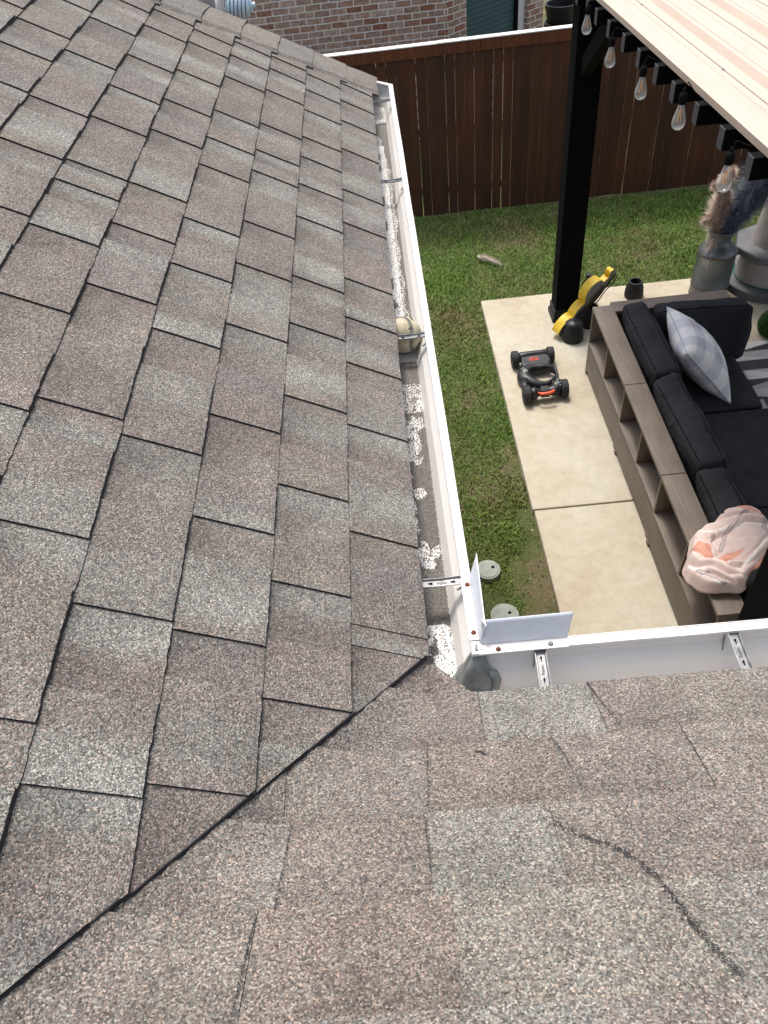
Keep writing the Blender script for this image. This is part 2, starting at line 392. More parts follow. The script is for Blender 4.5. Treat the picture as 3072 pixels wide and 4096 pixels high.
# utility lids
for (x, y, r, lab) in ((.385, 2.50, .085, 'whole grey-green drain lid in the lawn, the farther of the two from the gutter corner'),
                       (.44, 2.10, .095, 'grey-green drain lid half hidden behind the bent splash guard')):
    t = thing('drain_lid', (x, y, LAWN), lab, 'drain lid', 'round lids set in the lawn')
    mb = MB(); mb.lathe([(0, .045), (r*.86, .045), (r*.88, .040), (r, .040), (r, -.05)], (x, y, LAWN), 40)
    mb.build('cover', 'lid', t, smooth=False)
    mb = MB(); mb.cyl((x+.035, y+.012, LAWN+.044), (x+.035, y+.012, LAWN+.0465), .012, n=16); mb.build('finger_hole', 'cable', t)

# ================================================================= HOUSE ROOF
SA, SB = .61, .545
EA, EB = -.106, -.11
zA = lambda x: SA*(EA-x)
zB = lambda y: SB*(EB-y)
hx0 = lambda x: 3.30+.3*(x+.106)
house = thing('house', (-1.0, -1.0, G-.05), 'house in the foreground with brown and grey asphalt shingles and white gutters', 'house')
TONES = [(.162, .147, .137), (.166, .154, .144), (.158, .143, .134), (.170, .157, .142), (.165, .160, .151), (.175, .172, .163), (.150, .141, .135), (.162, .148, .139), (.168, .154, .140), (.160, .141, .133)]
LIGHT = (.198, .199, .188)
def smooth(a, b, t):
    t = min(1, max(0, (t-a)/(b-a))); return t*t*(3-2*t)
rr = random.Random(21)
def mix3(a, b, t): return tuple(a[i]*(1-t)+b[i]*t for i in range(3))
def tone_profile(y0, y1):
    """piecewise blended colours along a shingle row segment"""
    n = rr.choice([1, 1, 2]); st = []
    for i in range(n+1):
        c = rr.choice(TONES) if rr.random() > .13 else LIGHT
        k = rr.uniform(.93, 1.06); st.append((y0+(y1-y0)*(i/(n+.0001)) + (rr.uniform(-.03, .03) if 0 < i < n else 0), tuple(q*k for q in c)))
    def f(y):
        c = st[0][1]
        for i in range(1, len(st)):
            mid = (st[i-1][0]+st[i][0])/2
            c = mix3(c, st[i][1], smooth(mid-.025, mid+.025, y))
        return c
    return f
KNOWN = {
 0: [3.16, 2.928, 2.681, 2.373, 1.991, 1.724, 1.345, 1.122, .894, .628, .264, .016, -.032],
 1: [3.05, 2.844, 2.598, 2.306, 2.114, 1.874, 1.622, 1.235, .981, .658, .344, .074, -.183],
 2: [3.05, 2.882, 2.614, 2.246, 1.992, 1.816, 1.442, 1.181, .869, .5, .185, -.085, -.361],
 3: [3.0, 2.811, 2.545, 2.169, 1.916, 1.691, 1.315, 1.051, .74, .351, -.076, -.387],
 4: [2.9, 2.724, 2.378, 2.065, 1.786, 1.388, 1.135, .824, .385, .057, -.3, -.6],
 5: [2.9, 2.671, 2.301, 1.977, 1.695, 1.37, 1.241, .983, .673, .33, .02, -.34, -.65],
 6: [2.8, 2.483, 2.093, 1.654, 1.337, 1.0, .66, .34, .02, -.3, -.6, -.9]}
LB, LT = .0076, .0056      # lamination thicknesses
def make_plane_A():
    mb = MB()
    for k in range(0, 17):
        xk = EA if k == 0 else -.254-.1453*(k-1)
        xn = -.254-.1453*k
        L = xk-xn
        cuts = sorted(KNOWN[k]) if k in KNOWN else None
        if cuts is None:
            cuts = [-2.2]
            while cuts[-1] < 3.4: cuts.append(cuts[-1]+rr.uniform(.2, .37))
        else:
            while cuts[0] > -2.2: cuts.insert(0, cuts[0]-rr.uniform(.22, .36))
            while cuts[-1] < 3.6: cuts.append(cuts[-1]+rr.uniform(.22, .32))
        thin_thr = .06
        segs = []                         # (y0, y1, high)
        for a, b_ in zip(cuts[:-1], cuts[1:]):
            if b_-a < thin_thr: segs.append((a, b_, .5)); continue
            w = (b_-a)*rr.uniform(.42, .72)
            segs.append((a, a+w, 1)); segs.append((a+w, b_, 0))
        jit = random.Random(k*7+1)
        wav = jit.uniform(0, 50)
        for (y0, y1, hi) in segs:
            n = max(2, int((y1-y0)/.009)); tf = tone_profile(y0, y1)
            U = [0, .012, .05, .10, L-.012, L+.03]
            rows = []; cols = []
            add = LT*hi
            for i in range(n+1):
                y = y0+(y1-y0)*i/n
                jx = .0013*fbm(y*46, wav, k) + .0012*fbm(y*110, wav, k) + .0022*fbm(y*5, wav+9, k)
                lift = .0035*max(0, fbm(y*5, wav+3, k*2))
                row = []; cr = []
                for j, u in enumerate(U):
                    x = xk-u+(jx if j == 0 else 0)
                    hh = LB*(1-min(u, L)/L)*1.25+.0022+add*(1 if u < L else .2)+lift*max(0, 1-u/.06)-(.0012 if j == 0 else 0)
                    if u > L: hh = min(hh, .002)
                    row.append((x, y, zA(x)+hh)); c = tf(y+.01*fbm(y*9, u*30, k))
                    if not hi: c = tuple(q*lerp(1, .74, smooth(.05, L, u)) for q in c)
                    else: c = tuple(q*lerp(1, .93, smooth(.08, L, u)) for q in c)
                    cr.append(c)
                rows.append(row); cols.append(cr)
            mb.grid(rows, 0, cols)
            # butt edge (faces down the slope), dark asphalt, ragged
            top = [r[0] for r in rows]
            bot = [(p[0]-.0015, p[1], zA(p[0])-.0035 if k == 0 else zA(p[0])-.0005) for p in top]
            mb.grid([bot, top], 1)
            if hi:   # tab sides
                for e, row in ((0, rows[0]), (-1, rows[-1])):
                    lo = [(p[0], p[1]+(.0008 if e == 0 else -.0008), p[2]-LT-.003) for p in row[:-1]]
                    mb.grid([row[:-1], lo] if e == 0 else [lo, row[:-1]], 1)
    return mb
mb = make_plane_A()
def clip(mb_, planes):
    """cut a builder's mesh by vertical planes (point, normal): the side the normal points to is dropped"""
    bm = bmesh.new(); lay = bm.verts.layers.float_vector.new('c')
    vs = [bm.verts.new(p) for p in mb_.v]
    for v_, c in zip(vs, mb_.c): v_[lay] = c
    for f, mi in zip(mb_.f, mb_.mi):
        try: fc = bm.faces.new([vs[i] for i in f]); fc.material_index = mi
        except ValueError: pass
    for co, no in planes:
        bmesh.ops.bisect_plane(bm, geom=bm.verts[:]+bm.edges[:]+bm.faces[:], plane_co=co, plane_no=no, clear_outer=True, dist=1e-6)
    out = MB(); idx = {}
    for i, v_ in enumerate(bm.verts): idx[v_] = i; out.v.append(tuple(v_.co)); out.c.append(tuple(v_[lay]))
    for f in bm.faces: out.f.append(tuple(idx[v_] for v_ in f.verts)); out.mi.append(f.material_index)
    bm.free(); return out
# valley cut line y = -.026+1.145(x+.116); hip line y = 3.338 + .3(x+.106)
cut_n = Vector((1.145, -1, 0)).normalized()
hip_n = Vector((-.3, 1, 0)).normalized()
mbA = clip(mb, [((-.116, -.026, 0), cut_n), ((-.106, 3.325, 0), hip_n)])
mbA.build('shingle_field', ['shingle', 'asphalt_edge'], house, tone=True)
# dark cut edge along the valley
mb = MB(); N = 160; a = []; b2 = []; c2 = []
for i in range(N+1):
    x = -.112-1.9*i/N; y = -.026+1.145*(x+.116)+.0018*fbm(i*.9, 0, 3)
    kk = (-.254-x)/.1453; fr = kk-math.floor(kk) if x < -.254 else (EA-x)/.148
    h = .0022+LB*1.25*(1-fr)
    a.append((x, y, zA(x)+h+.0008)); b2.append((x+.0006, y-.0006, zA(x)-.0040)); c2.append((x-.004, y+.003, zA(x)+h+.0012))
mb.grid([b2, a], 0); mb.grid([a, c2], 0); mb.build('valley_edge', 'asphalt_edge', house)

# ---- plane B (the slope under the photographer), runs up into the valley beneath plane A
def hB(x, y):
    di = y-(-.026+1.145*(x+.116)); za, zb = zA(x)-.006-.03*smooth(0, .04, di), zB(y)
    d = za-zb; k = .025
    if x > EA: return zb-.05*smooth(0, .03, di)*(x < EA+.01)
    return zb if d < -k else (za if d > k else zb+(d+k)**2/(4*k))
KB = {0: [-.30, -.023, .19, .47, .77, 1.08], 1: [-.36, -.13, .087, .31, .60, .9, 1.2], 2: [-.55, -.345, -.136, .05, .40, .74, 1.05],
      3: [-.66, -.372, -.11, .21, .56, .86, 1.1]}
BT = {(0, -.023): (.184, .182, .172), (1, -.13): (.164, .145, .130), (1, .087): (.164, .148, .138), (2, -.136): (.184, .180, .168), (2, -.345): (.163, .145, .134), (3, -.11): (.176, .167, .152), (3, -.372): (.164, .144, .130)}
def make_plane_B():
    mb = MB()
    for k in range(0, 14):
        yk = EB-.143*k; L = .143
        cuts = sorted(KB[k]) if k in KB else [-3.2]
        while cuts[0] > -3.2: cuts.insert(0, cuts[0]-rr.uniform(.22, .36))
        while cuts[-1] < 2.6: cuts.append(cuts[-1]+rr.uniform(.24, .36))
        for i_, (x0, x1) in enumerate(zip(cuts[:-1], cuts[1:])):
            hi = 1 if (i_ + k) % 2 else 0
            n = max(2, int((x1-x0)/.012))
            tf = tone_profile(x0, x1); base = BT.get((k, x0))
            U = [0, .012, .04, .07, .10, .125, L, L+.03]
            rows = []; cols = []
            for i in range(n+1):
                x = x0+(x1-x0)*i/n; row = []; cr = []
                jy = .002*fbm(x*40, k, 7)
                for j, u in enumerate(U):
                    y = yk-u+(jy if j == 0 else 0)
                    hh = LB*.9*(1-min(u, L)/L)+.002+.0032*hi*(1 if u < L else .2)+.002*fbm(x*3, y*3, 2)-(.001 if j == 0 else 0)
                    if u > L: hh = min(hh, .0015)
                    row.append((x, y, hB(x, y)+hh))
                    c = base and tuple(q*(1+.10*fbm(x*8, y*8, 4)) for q in base) or mix3(tf(x+.02*fbm(x*7, y*7, k)), (.168, .155, .143), .35)
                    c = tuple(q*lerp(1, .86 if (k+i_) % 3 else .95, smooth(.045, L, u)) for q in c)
                    cr.append(c)
                rows.append(row); cols.append(cr)
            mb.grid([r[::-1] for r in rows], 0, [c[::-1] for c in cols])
            top = [r[0] for r in rows]; bot = [(p[0], p[1]-.001, hB(p[0], p[1])-(.004 if k == 0 else .0005)) for p in top]
            mb.grid([bot, top], 1)
            if hi:
                for row in (rows[0], rows[-1]): mb.grid([row[:-1], [(p[0], p[1], p[2]-.005) for p in row[:-1]]], 1)
    # keep only what lies below-right of the strip hidden under plane A, and trim the corner by the gutter
    return clip(mb, [((-.116-.13, -.026+.13, 0), Vector((-1.145, 1, 0)).normalized()), ((-.112, -.030, 0), Vector((.70, 1.0, 0)).normalized()) if False else ((-3.3, 0, 0), (-1, 0, 0))])
mbB = make_plane_B()
# eave extension of the weave toward plane A's tip (clipped diagonal corner)
mb = MB(); rows = []; cols = []
for i in range(13):
    t = i/12; px, py = lerp(-.114, -.030, t), lerp(-.022, -.108, t)
    row = []; cr = []
    for j in range(9):
        s = j/8; x = lerp(px, px-.09-.03*t, s); y = lerp(py, -.112, s) if t < .99 else lerp(py, -.118, s)
        zz = max(zA(x)-.012, zB(y)) if x < EA else max(0, zB(y))*1.0
        row.append((x, y, zz+.0045)); cr.append((.165*(1+.1*fbm(x*30, y*30)), .147, .139))
    rows.append(row); cols.append(cr)
mb.grid(rows, 0, cols); mb.grid([[(p[0], p[1], p[2]-.012) for p in [r[0] for r in rows]], [r[0] for r in rows]], 1)
o_ = len(mbB.v); mbB.add(mb.v, mb.f, 0, mb.c); mbB.mi[-len(mb.mi):] = mb.mi
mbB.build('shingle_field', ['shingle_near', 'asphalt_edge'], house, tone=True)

# felt underlay below both slopes (closes the hairline gaps between tabs)
mb = MB(); rows = []
for i in range(60):
    x = -.125-2.4*i/59; rows.append([(x, y, zA(x)-.0055) for y in np.linspace(-.026+1.145*(x+.116)+.035, hx0(x), 60)])
mb.grid(rows); mb.build('underlay', 'asphalt_edge', house)
mb = MB(); rows = []
for i in range(30):
    y = EB-.015-2.1*i/29; rows.append([(x, y, zB(y)-.0075) for x in np.linspace(-.116+(y+.026)/1.145+.10, 2.6, 40)])
mb.grid(rows); mb.build('underlay', 'asphalt_edge', house)

# scuffs and short cracks in the near slope
def on_B(x, y): return hB(x, y)+.0098+.002*fbm(x*3, y*3, 2)
def scuff(pts, n, wid, sz):
    wid *= .9
    mb = MB(); r = random.Random(5)
    for _ in range(n):
        t = r.random()*(len(pts)-1); i = int(t); f = t-i
        x = lerp(pts[i][0], pts[i+1][0], f)+r.gauss(0, wid); y = lerp(pts[i][1], pts[i+1][1], f)+r.gauss(0, wid)
        s = r.uniform(.5, 1)*sz; z = on_B(x, y)+.001; a = r.random()*6
        vs = [(x+s*cos(a+q), y+s*.8*sin(a+q), z+.001-SB*(s*.8*sin(a+q))) for q in (0, 1.6, 3.1, 4.7)]
        mb.add(vs, [(0, 1, 2, 3)])
    return mb
sc = scuff([(0.048, -0.435), (0.084, -0.464), (0.118, -0.482), (0.145, -0.506), (0.161, -0.535), (0.172, -0.572), (0.182, -0.613), (0.195, -0.645), (0.206, -0.669)], 620, .0030, .0016)
sc2 = scuff([(-.045, -.272), (-.03, -.283)], 60, .0015, .0016); sc.add(sc2.v, sc2.f)
sc3 = scuff([(.088, -.252), (.100, -.30), (.108, -.365)], 150, .0016, .0013); sc.add(sc3.v, sc3.f)
sc4 = scuff([(.19, -.112), (.197, -.16), (.212, -.235)], 170, .0012, .0014); sc.add(sc4.v, sc4.f)
sc5 = scuff([(-.345, -.40), (-.349, -.54)], 160, .0010, .0015); sc.add(sc5.v, sc5.f)
sc6 = scuff([(-.373, -.55), (-.38, -.70)], 160, .0010, .0015); sc.add(sc6.v, sc6.f)
sc7 = scuff([(-.126, -.246), (-.133, -.39)], 150, .0009, .0012); sc.add(sc7.v, sc7.f)
sc8 = scuff([(-.14, -.40), (-.136, -.50)], 110, .0009, .0012); sc.add(sc8.v, sc8.f)
sc9 = scuff([(-.021, -.115), (-.026, -.235)], 110, .0009, .0010); sc.add(sc9.v, sc9.f)
sc.build('scuff_mark', 'asphalt_edge', house)

# hip caps over the far edge and plane C beyond it
hx = lambda x: 3.338+.3*(x+.106)
mb = MB()
for k in range(12):
    xa = -.075-.148*k; xb = xa-.19; n = 14; rows = []; cols = []; tf = tone_profile(-1, 0)
    kc = tf(-.5)
    for i in range(9):
        x = lerp(xa, xb, i/8); row = []; cr = []
        for j in range(n+1):
            w = (j/n-.5)*.31; yy = hx(x)+w+.05
            zc = zA(x) + .02 + .008*(1-i/8) - .06*max(0, (w+.02))**1.0*2.2 - (.012 if w < -.14 else 0)
            zc += .003*fbm(x*14, w*10, k)
            row.append((x+.004*fbm(yy*9, k, 1), yy-.02, zc)); q = 1+.08*fbm(x*20, w*20, k); cr.append(tuple(c*q for c in kc))
        rows.append(row); cols.append(cr)
    mb.grid(rows, 0, cols)
    e = rows[0]; mb.grid([[(p[0], p[1], p[2]-.010) for p in e], e], 1)
    e = [r[0] for r in rows]; mb.grid([e, [(p[0], p[1]+.002, p[2]-.009) for p in e]], 1)
mb.build('hip_cap', ['shingle', 'asphalt_edge'], house, tone=True)
# plane C falling away to the far eave
mb = MB(); rows = []; cols = []
for i in range(40):
    x = -.106-2.2*i/39; row = []; cr = []
    for j in range(30):
        t = j/29; y = hx(x)+.03+t*((3.45+(-.106-x)*1.0)-hx(x)-.03)
        row.append((x, y, zA(x)*(1-t)+.002)); cr.append(tuple(c*(1+.1*fbm(x*8, y*8)) for c in TONES[0]))
    rows.append(row); cols.append(cr)
mb.grid([r[::-1] for r in rows], 0, cols); mb.build('shingle_field', ['shingle'], house, tone=True)

# walls, fascia, soffit (out of sight from here, there from another step)
mb = MB()
mb.box((-.62, -.9, LAWN-.1), (-.5, 3.2, -.2)); mb.box((-.5, -.9, LAWN-.1), (3.4, -.6, -.2)); mb.build('wall', 'brick', house, uv=True)
mb = MB()
mb.box((-.165, -.165, -.16), (-.137, 3.33, -.012)); mb.box((-.137, -.165, -.16), (3.4, -.137, -.012))
mb.box((-.5, -.6, -.18), (-.167, 3.3, -.162)); mb.box((-.167, -.6, -.18), (3.4, -.167, -.162)); mb.build('fascia', 'white_trim', house)

# ================================================================= GUTTERS
prof = [(.000, -.013), (.000, 0), (.0195, .0008), (.0205, -.006), (.0035, -.0075), (.0055, -.022), (.012, -.040), (.024, -.054), (.035, -.066), (.043, -.084), (.050, -.099), (.055, -.1005), (.128, -.1005), (.131, -.098), (.131, -.002)]
outer = [(.131, -.001), (.134, -.104), (.046, -.104), (.026, -.060), (.006, -.046), (-.0018, -.020), (-.0018, .0012), (0, .0012)]
path = [Vector((-1.6, 4.948)), Vector((0, 3.348)), Vector((0, 0)), Vector((3.4, 0))]
def sweep(mb, prf, pts, shift=0):
    rows = []
    for i, p in enumerate(pts):
        def rn(a, b):
            d = (b-a).normalized(); return Vector((d.y, -d.x))      # right-hand side of travel = towards the house
        if i == 0: nrm = rn(pts[0], pts[1])
        elif i == len(pts)-1: nrm = rn(pts[-2], pts[-1])
        else:
            n0, n1 = rn(pts[i-1], p), rn(p, pts[i+1]); b = (n0+n1).normalized(); nrm = b/b.dot(n0)
        rows.append([(p.x+nrm.x*u, p.y+nrm.y*u, z) for u, z in prf])
    mb.grid(rows); return mb
def dense(a, b, st):
    n = max(1, int((b-a).length/st)); return [a.lerp(b, i/n) for i in range(n)]
for nm, pts in (('gutter', [path[0], path[1]]), ('gutter', [path[1], path[2]]), ('gutter', [path[2], path[3]])):
    pass
def gutter_piece(i):
    """one straight run with mitred ends"""
    mb = MB(); rows = None
    full = []
    for prf in (prof, outer):
        pp = path; rws = []
        for j in (i, i+1):
            p = pp[j]
            def rn(a, b):
                d = (b-a).normalized(); return Vector((d.y, -d.x))
            if j == 0 or j == len(pp)-1: nrm = rn(pp[i], pp[i+1])
            else:
                n0, n1 = rn(pp[j-1], p), rn(p, pp[j+1]); b = (n0+n1).normalized(); nrm = b/b.dot(n0)
            rws.append((p, nrm))
        n = 60; P = []
        for q in range(n+1):
            t = q/n; row = []
            for u, z in prf:
                a = rws[0][0]+rws[0][1]*u; b = rws[1][0]+rws[1][1]*u
                pt = a.lerp(b, t); w = .0012*fbm(pt.x*2.2, pt.y*2.2, u*20) + (.0012*fbm(pt.x*6, pt.y*6, 5) if .003 < u < .12 else 0)
                row.append((pt.x+w, pt.y+w, z+w*.6))
            P.append(row)
        mb.grid(P)
    return mb.build('gutter', 'white_metal', house, bevel=0)
for i in range(3): gutter_piece(i)
# drip edge / eave metal showing under B's shingles
mb = MB(); mb.box((-.05, -.132, -.05), (3.4, -.118, -.008)); mb.build('drip_edge', 'white_metal', house)

# hidden hangers
def hanger(loc, ang, sc=1, txt=None):
    """strap across the gutter; local +x runs from the lip back to the fascia"""
    t = Matrix.Translation(loc) @ Matrix.Rotation(ang, 4, 'Z')
    mb = MB(); w = .0115
    P = []
    for u in np.linspace(.004, .131, 12):
        z = -.0085-.004*sin((u-.004)/.127*pi)
        P.append([t @ Vector((u, y_, z+dz)) for y_, dz in ((-w, .005), (-w+.0015, .0052), (-w+.0032, 0), (w-.0032, 0), (w-.0015, .0052), (w, .005))])
    mb.grid(P)
    o = mb.build('hanger', 'galv', house, solid=.0012)
    for u in (.035, .085):
        mk = MB(); mk.cyl(t @ Vector((u, 0, -.0113)), t @ Vector((u, 0, -.0083)), .0021, n=12); mk.box((u, -.0007, -.0110), (u+.008, .0007, -.0080), 0, t)
        k = mk.build('slot', 'cable', house); k.parent = o
    # thin tube shaped as the strap's shadow down the front wall
    wv = MB(); wv.tube([t @ Vector(p) for p in ((.006, -.006, -.010), (.010, -.0075, -.030), (.020, -.010, -.048), (.028, -.012, -.056))], .0016, 6); kk = wv.build('strap_shadow', 'galv', house); kk.parent = o
    if txt:
        Mx = t @ Matrix.Translation((.062, 0, -.0105)) @ Matrix.Rotation(pi, 4, 'Z')
        q = text_part('embossed_text', txt, .0085, Mx, 'panel_dull', house, .0003); q.parent = o
    return o
hanger((0, .178, 0), pi, txt='Raytec')
for yy in (1.135, 2.25, 3.16): hanger((0, yy, 0), pi)
hanger((.119, 0, 0), -pi/2-.05, txt='Raytec'); hanger((.506, 0, 0), -pi/2-.03, txt='Raytec')

# splash guard: L-shaped bent sheet on the inside corner
def guard():
    mb = MB(); H = .061; rows = []
    prof_pts = []
    L1, L2 = .172, .176
    path2 = [(0, L1-(L1-.012)*i/22) for i in range(23)] + [(.012-.012*cos(q), .012-.012*sin(q)) for q in np.linspace(.25, 1.3, 6)] + [(.012+(L2-.012)*i/22, 0) for i in range(23)]
    n = len(path2)
    for i, (x, y) in enumerate(path2):
        row = []
        s1 = y/L1; s2 = x/L2
        for j in range(9):
            h = j/8; hh = H*h
            if s1 > .02: px, py = x-.002+h*(.012+.007*s1), y+.020*h*s1
            else: px, py = x+.012*h*s2, y-.002+h*.020
            row.append((px, py, .0022+hh))
        rows.append(row)
    mb.grid(rows)
    o = mb.build('splash_guard', 'guard_metal', house, smooth=True, solid=.0013)
    # folded flange lying on the two lips
    mb = MB(); mb.box((-.0215, .012, .0022), (-.001, L1+.002, .0038)); mb.box((-.006, -.0235, .0022), (L2, -.001, .0038))
    f = mb.build('flange', 'white_metal', house, bevel=.0005); f.parent = o
    return o
sg = guard()
for (x, y, mt, lab) in ((-.0085, .155, 'rust', 'rusty screw head'), (-.0105, .030, 'rust', 'rusty screw head'), (.034, -.0155, 'rust', 'rusty screw head'), (.140, -.014, 'galv', 'clean steel screw head')):
    mb = MB(); mb.lathe([(0, .0052), (.0022, .0050), (.0042, .0035), (.0052, .0008), (.0055, 0)], (x, y, .0038), 14); mb.box((x-.004, y-.0005, .0088), (x+.004, y+.0005, .0096))
    s = mb.build('screw', mt, house); s.parent = sg; s['label'] = lab
# sealant smeared down the corner seam
mb = MB(); rows = []; n = 22
for i in range(n+1):
    t = i/n; row = []
    # follow the mitre from the lips down to the floor corner and back
    if t < .5: u = lerp(.006, .052, t*2); z = lerp(-.004, -.096, (t*2)**.9)
    else: u = lerp(.052, .128, (t-.5)*2); z = -.0985
    w = lerp(.012, .040, smooth(0, .45, t))
    for j in range(15):
        s = (j/14-.5)*2; d = w*s*(1+.25*fbm(t*5, s*2, 8))
        # distance along each gutter from the mitre line
        bx, by = (-u, -u)
        if s < 0: px, py = bx, by-d*1.2            # towards run A  (+y)
        else: px, py = bx+d*1.75, by               # towards run B  (+x)
        hh = .0062*(1-abs(s)**3)+.0045*fbm(t*4, s*2.5, 2)+.003*sin(s*5+t*7)*(1-abs(s))
        if t < .5: row.append((px-hh*.7, py-hh*.7, z+hh*.8+.002))
        else: row.append((px, py, z+hh+.0035))
    rows.append(row)
mb.grid(rows); mb.build('sealant', 'sealant', house, smooth=True, solid=.004)
mb = MB()
pts = [(.012, -.030, -.050), (.022, -.034, -.058), (.028, -.040, -.070), (.026, -.048, -.084), (.020, -.060, -.093), (.016, -.075, -.0975)]
mb.tube(pts, [.007, .011, .010, .008, .007, .004], 10); mb.build('sealant', 'sealant', house, smooth=True)

# ---- loose granules washed into the gutter (uncountable)
def dens(y, u):
    """u: distance from lip, y along run A"""
    d = .02
    hole = 9
    for (py, pu, ry, ru) in ((.61, .114, .045, .014), (.50, .116, .050, .014), (.43, .108, .03, .016), (.33, .088, .045, .028), (.345, .066, .02, .02), (.55, .088, .018, .018), (.72, .092, .05, .026), (.79, .104, .05, .022), (.68, .116, .05, .012), (.83, .075, .03, .02)):
        hole = min(hole, ((y-py)/ry)**2+((u-pu)/ru)**2)
    n1 = fbm(y*9, u*30, 1); n2 = fbm(y*40, u*60, 4)
    if y > 2.95: d = .95 if y < 3.12 and n1*.3+.1 > -.1 else .03
    if 2.83 < y < 2.98: d = .85 if u < .085+n1*.03 else .1
    if 1.32 < y < 2.85: d = .9 if u < .060+.010*n1+.006*n2 + .018*smooth(2.5, 2.9, y) else (.12 if u < .075 else .035)+(.3 if u > .098 and n1 > .15 else 0)
    if 1.30 < y < 1.48: d = max(d, .75 if n1 > .05 and u > .09 else .06)
    if 1.0 < y < 1.13: d = .97 if n1 > -.35 and y > 1.02 else .4
    if .86 < y < 1.02: d = .10+.3*max(0, n2)
    if .62 < y < .88: q = hole+1.2*n1+2*n2; d = .93 if q > 1.6 else (.5 if q > 1.2 else (.22 if q > .8 else .10))
    if .24 < y < .64: q = hole+1.1*n1+1.6*n2; d = .97 if q > 1.3 else (.62 if q > 1.0 else (.24 if q > .7 else .09))
    if .09 < y < .24: d = .99
    if .03 < y <= .13: d = .75 if n1+n2*.8 > .02+.25*(u < .085) else .05
    if y <= .05: d = .8 if (u > .095 + n1*.02+.012*n2) else .05
    return d
def granules(n, seed):
    r = np.random.default_rng(seed); pos = []
    Y = r.uniform(-.10, 3.28, n)**1.0; U = r.uniform(.050, .128, n); K = r.random(n)
    for y, u, k in zip(Y, U, K):
        if k < dens(y, u): pos.append((-u, y, -.1003+r.uniform(0, .0014)))
    pos = np.array(pos); m_ = len(pos)
    s = r.uniform(.0009, .0019, m_)
    oc = np.array([(1, 0, 0), (0, 1, 0), (-1, 0, 0), (0, -1, 0), (0, 0, 1.0)])
    ang = r.uniform(0, 2*pi, m_); ca, sa = np.cos(ang), np.sin(ang)
    X = pos[:, None, :]+np.stack([s[:, None]*(oc[None, :, 0]*ca[:, None]-oc[None, :, 1]*sa[:, None]), s[:, None]*(oc[None, :, 0]*sa[:, None]+oc[None, :, 1]*ca[:, None]), s[:, None]*oc[None, :, 2]+0*ca[:, None]], 2)
    vv = X.reshape(-1, 3); b0 = np.arange(m_)*5
    F = np.concatenate([np.stack([b0+i, b0+(i+1) % 4, b0+4], 1) for i in range(4)])
    me = bpy.data.meshes.new('loose_granules'); me.vertices.add(len(vv)); me.vertices.foreach_set('co', vv.ravel())
    me.loops.add(len(F)*3); me.loops.foreach_set('vertex_index', F.ravel().astype(np.int32))
    me.polygons.add(len(F)); me.polygons.foreach_set('loop_start', (np.arange(len(F))*3).astype(np.int32)); me.update(calc_edges=True)
    g = r.choice(len(GC), m_); c = np.repeat(np.array(GC)[g], 5, 0); 
    ca_ = me.color_attributes.new('tone', 'FLOAT_COLOR', 'POINT'); ca_.data.foreach_set('color', np.concatenate([c, np.ones((len(c), 1))], 1).ravel())
    me.materials.append(MATS['blade']); o = bpy.data.objects.new('loose_granules', me); COL.objects.link(o); return o
GC = [(.06, .055, .05), (.10, .09, .08), (.045, .042, .04), (.15, .135, .12), (.22, .20, .18), (.08, .07, .055), (.12, .105, .085)]
tag(granules(230000, 4), 'dark shingle granules and silt washed along the floor of the white gutter', 'granules', kind='stuff')

# ---- ball in the gutter
bc = Vector((-.085, 1.20, -.043)); br = .057
ball = thing('softball', (bc.x, bc.y, bc.z-br), 'dirty white softball wedged in the gutter under a metal hanger strap', 'ball')
mb = MB(); NN = 40
mb.lathe([(br*sin(pi*i/NN), -br*cos(pi*i/NN)) for i in range(NN+1)], bc, 48); mb.build('cover', 'ball_leather', ball, smooth=True)
Rb = Matrix.Rotation(radians(35), 3, 'Z') @ Matrix.Rotation(radians(-38), 3, 'X') @ Matrix.Rotation(radians(20), 3, 'Y')
mb = MB(); seam = []
for i in range(160):
    t = 2*pi*i/160; A_ = .44
    th = pi/2-(pi/2-A_)*cos(t); ph = t/2+A_*sin(2*t)
    # classic ball seam
    a, b_ = 1.0, .42
    v = Vector((a*cos(t)+b_*cos(3*t), a*sin(t)-b_*sin(3*t), 2*sqrt(a*b_)*sin(2*t))).normalized()
    seam.append((Rb @ v)*br*1.004+bc)
mb.tube(seam, .0007, 5, closed=True)
for i in range(160):
    p = seam[i]; d = (seam[(i+1) % 160]-seam[i]).normalized(); nrm = (p-bc).normalized(); sd = d.cross(nrm)
    for s in (-1, 1):
        q = p+sd*s*.0062+d*.0028; q = bc+(q-bc).normalized()*br*1.006
        mb.tube([p, (p+q)/2+nrm*.0008, q], .00065, 4)
mb.build('stitching', 'sealant', ball)
for (dirv, w_, rows_) in ((Vector((.55, .25, .8)), .018, 2), (Vector((.45, -.55, .70)), .014, 2), (Vector((.25, .62, .75)), .012, 3)):
    mb = MB(); nrm = dirv.normalized(); a = nrm.cross(Vector((0, 0, 1))).normalized(); b_ = nrm.cross(a)
    for rw in range(rows_):
        for i in range(6):
            q = nrm*br+a*(-w_/2+w_*i/5)+b_*(rw*.005-.004); q = bc+q.normalized()*br*1.003
            mb.box((-.0010, -.0014, -.0003), (.0010, .0014, .0004), 0, Matrix.Translation(q) @ nrm.to_track_quat('Z', 'Y').to_matrix().to_4x4())
    mb.build('printed_lettering', 'cable', ball)

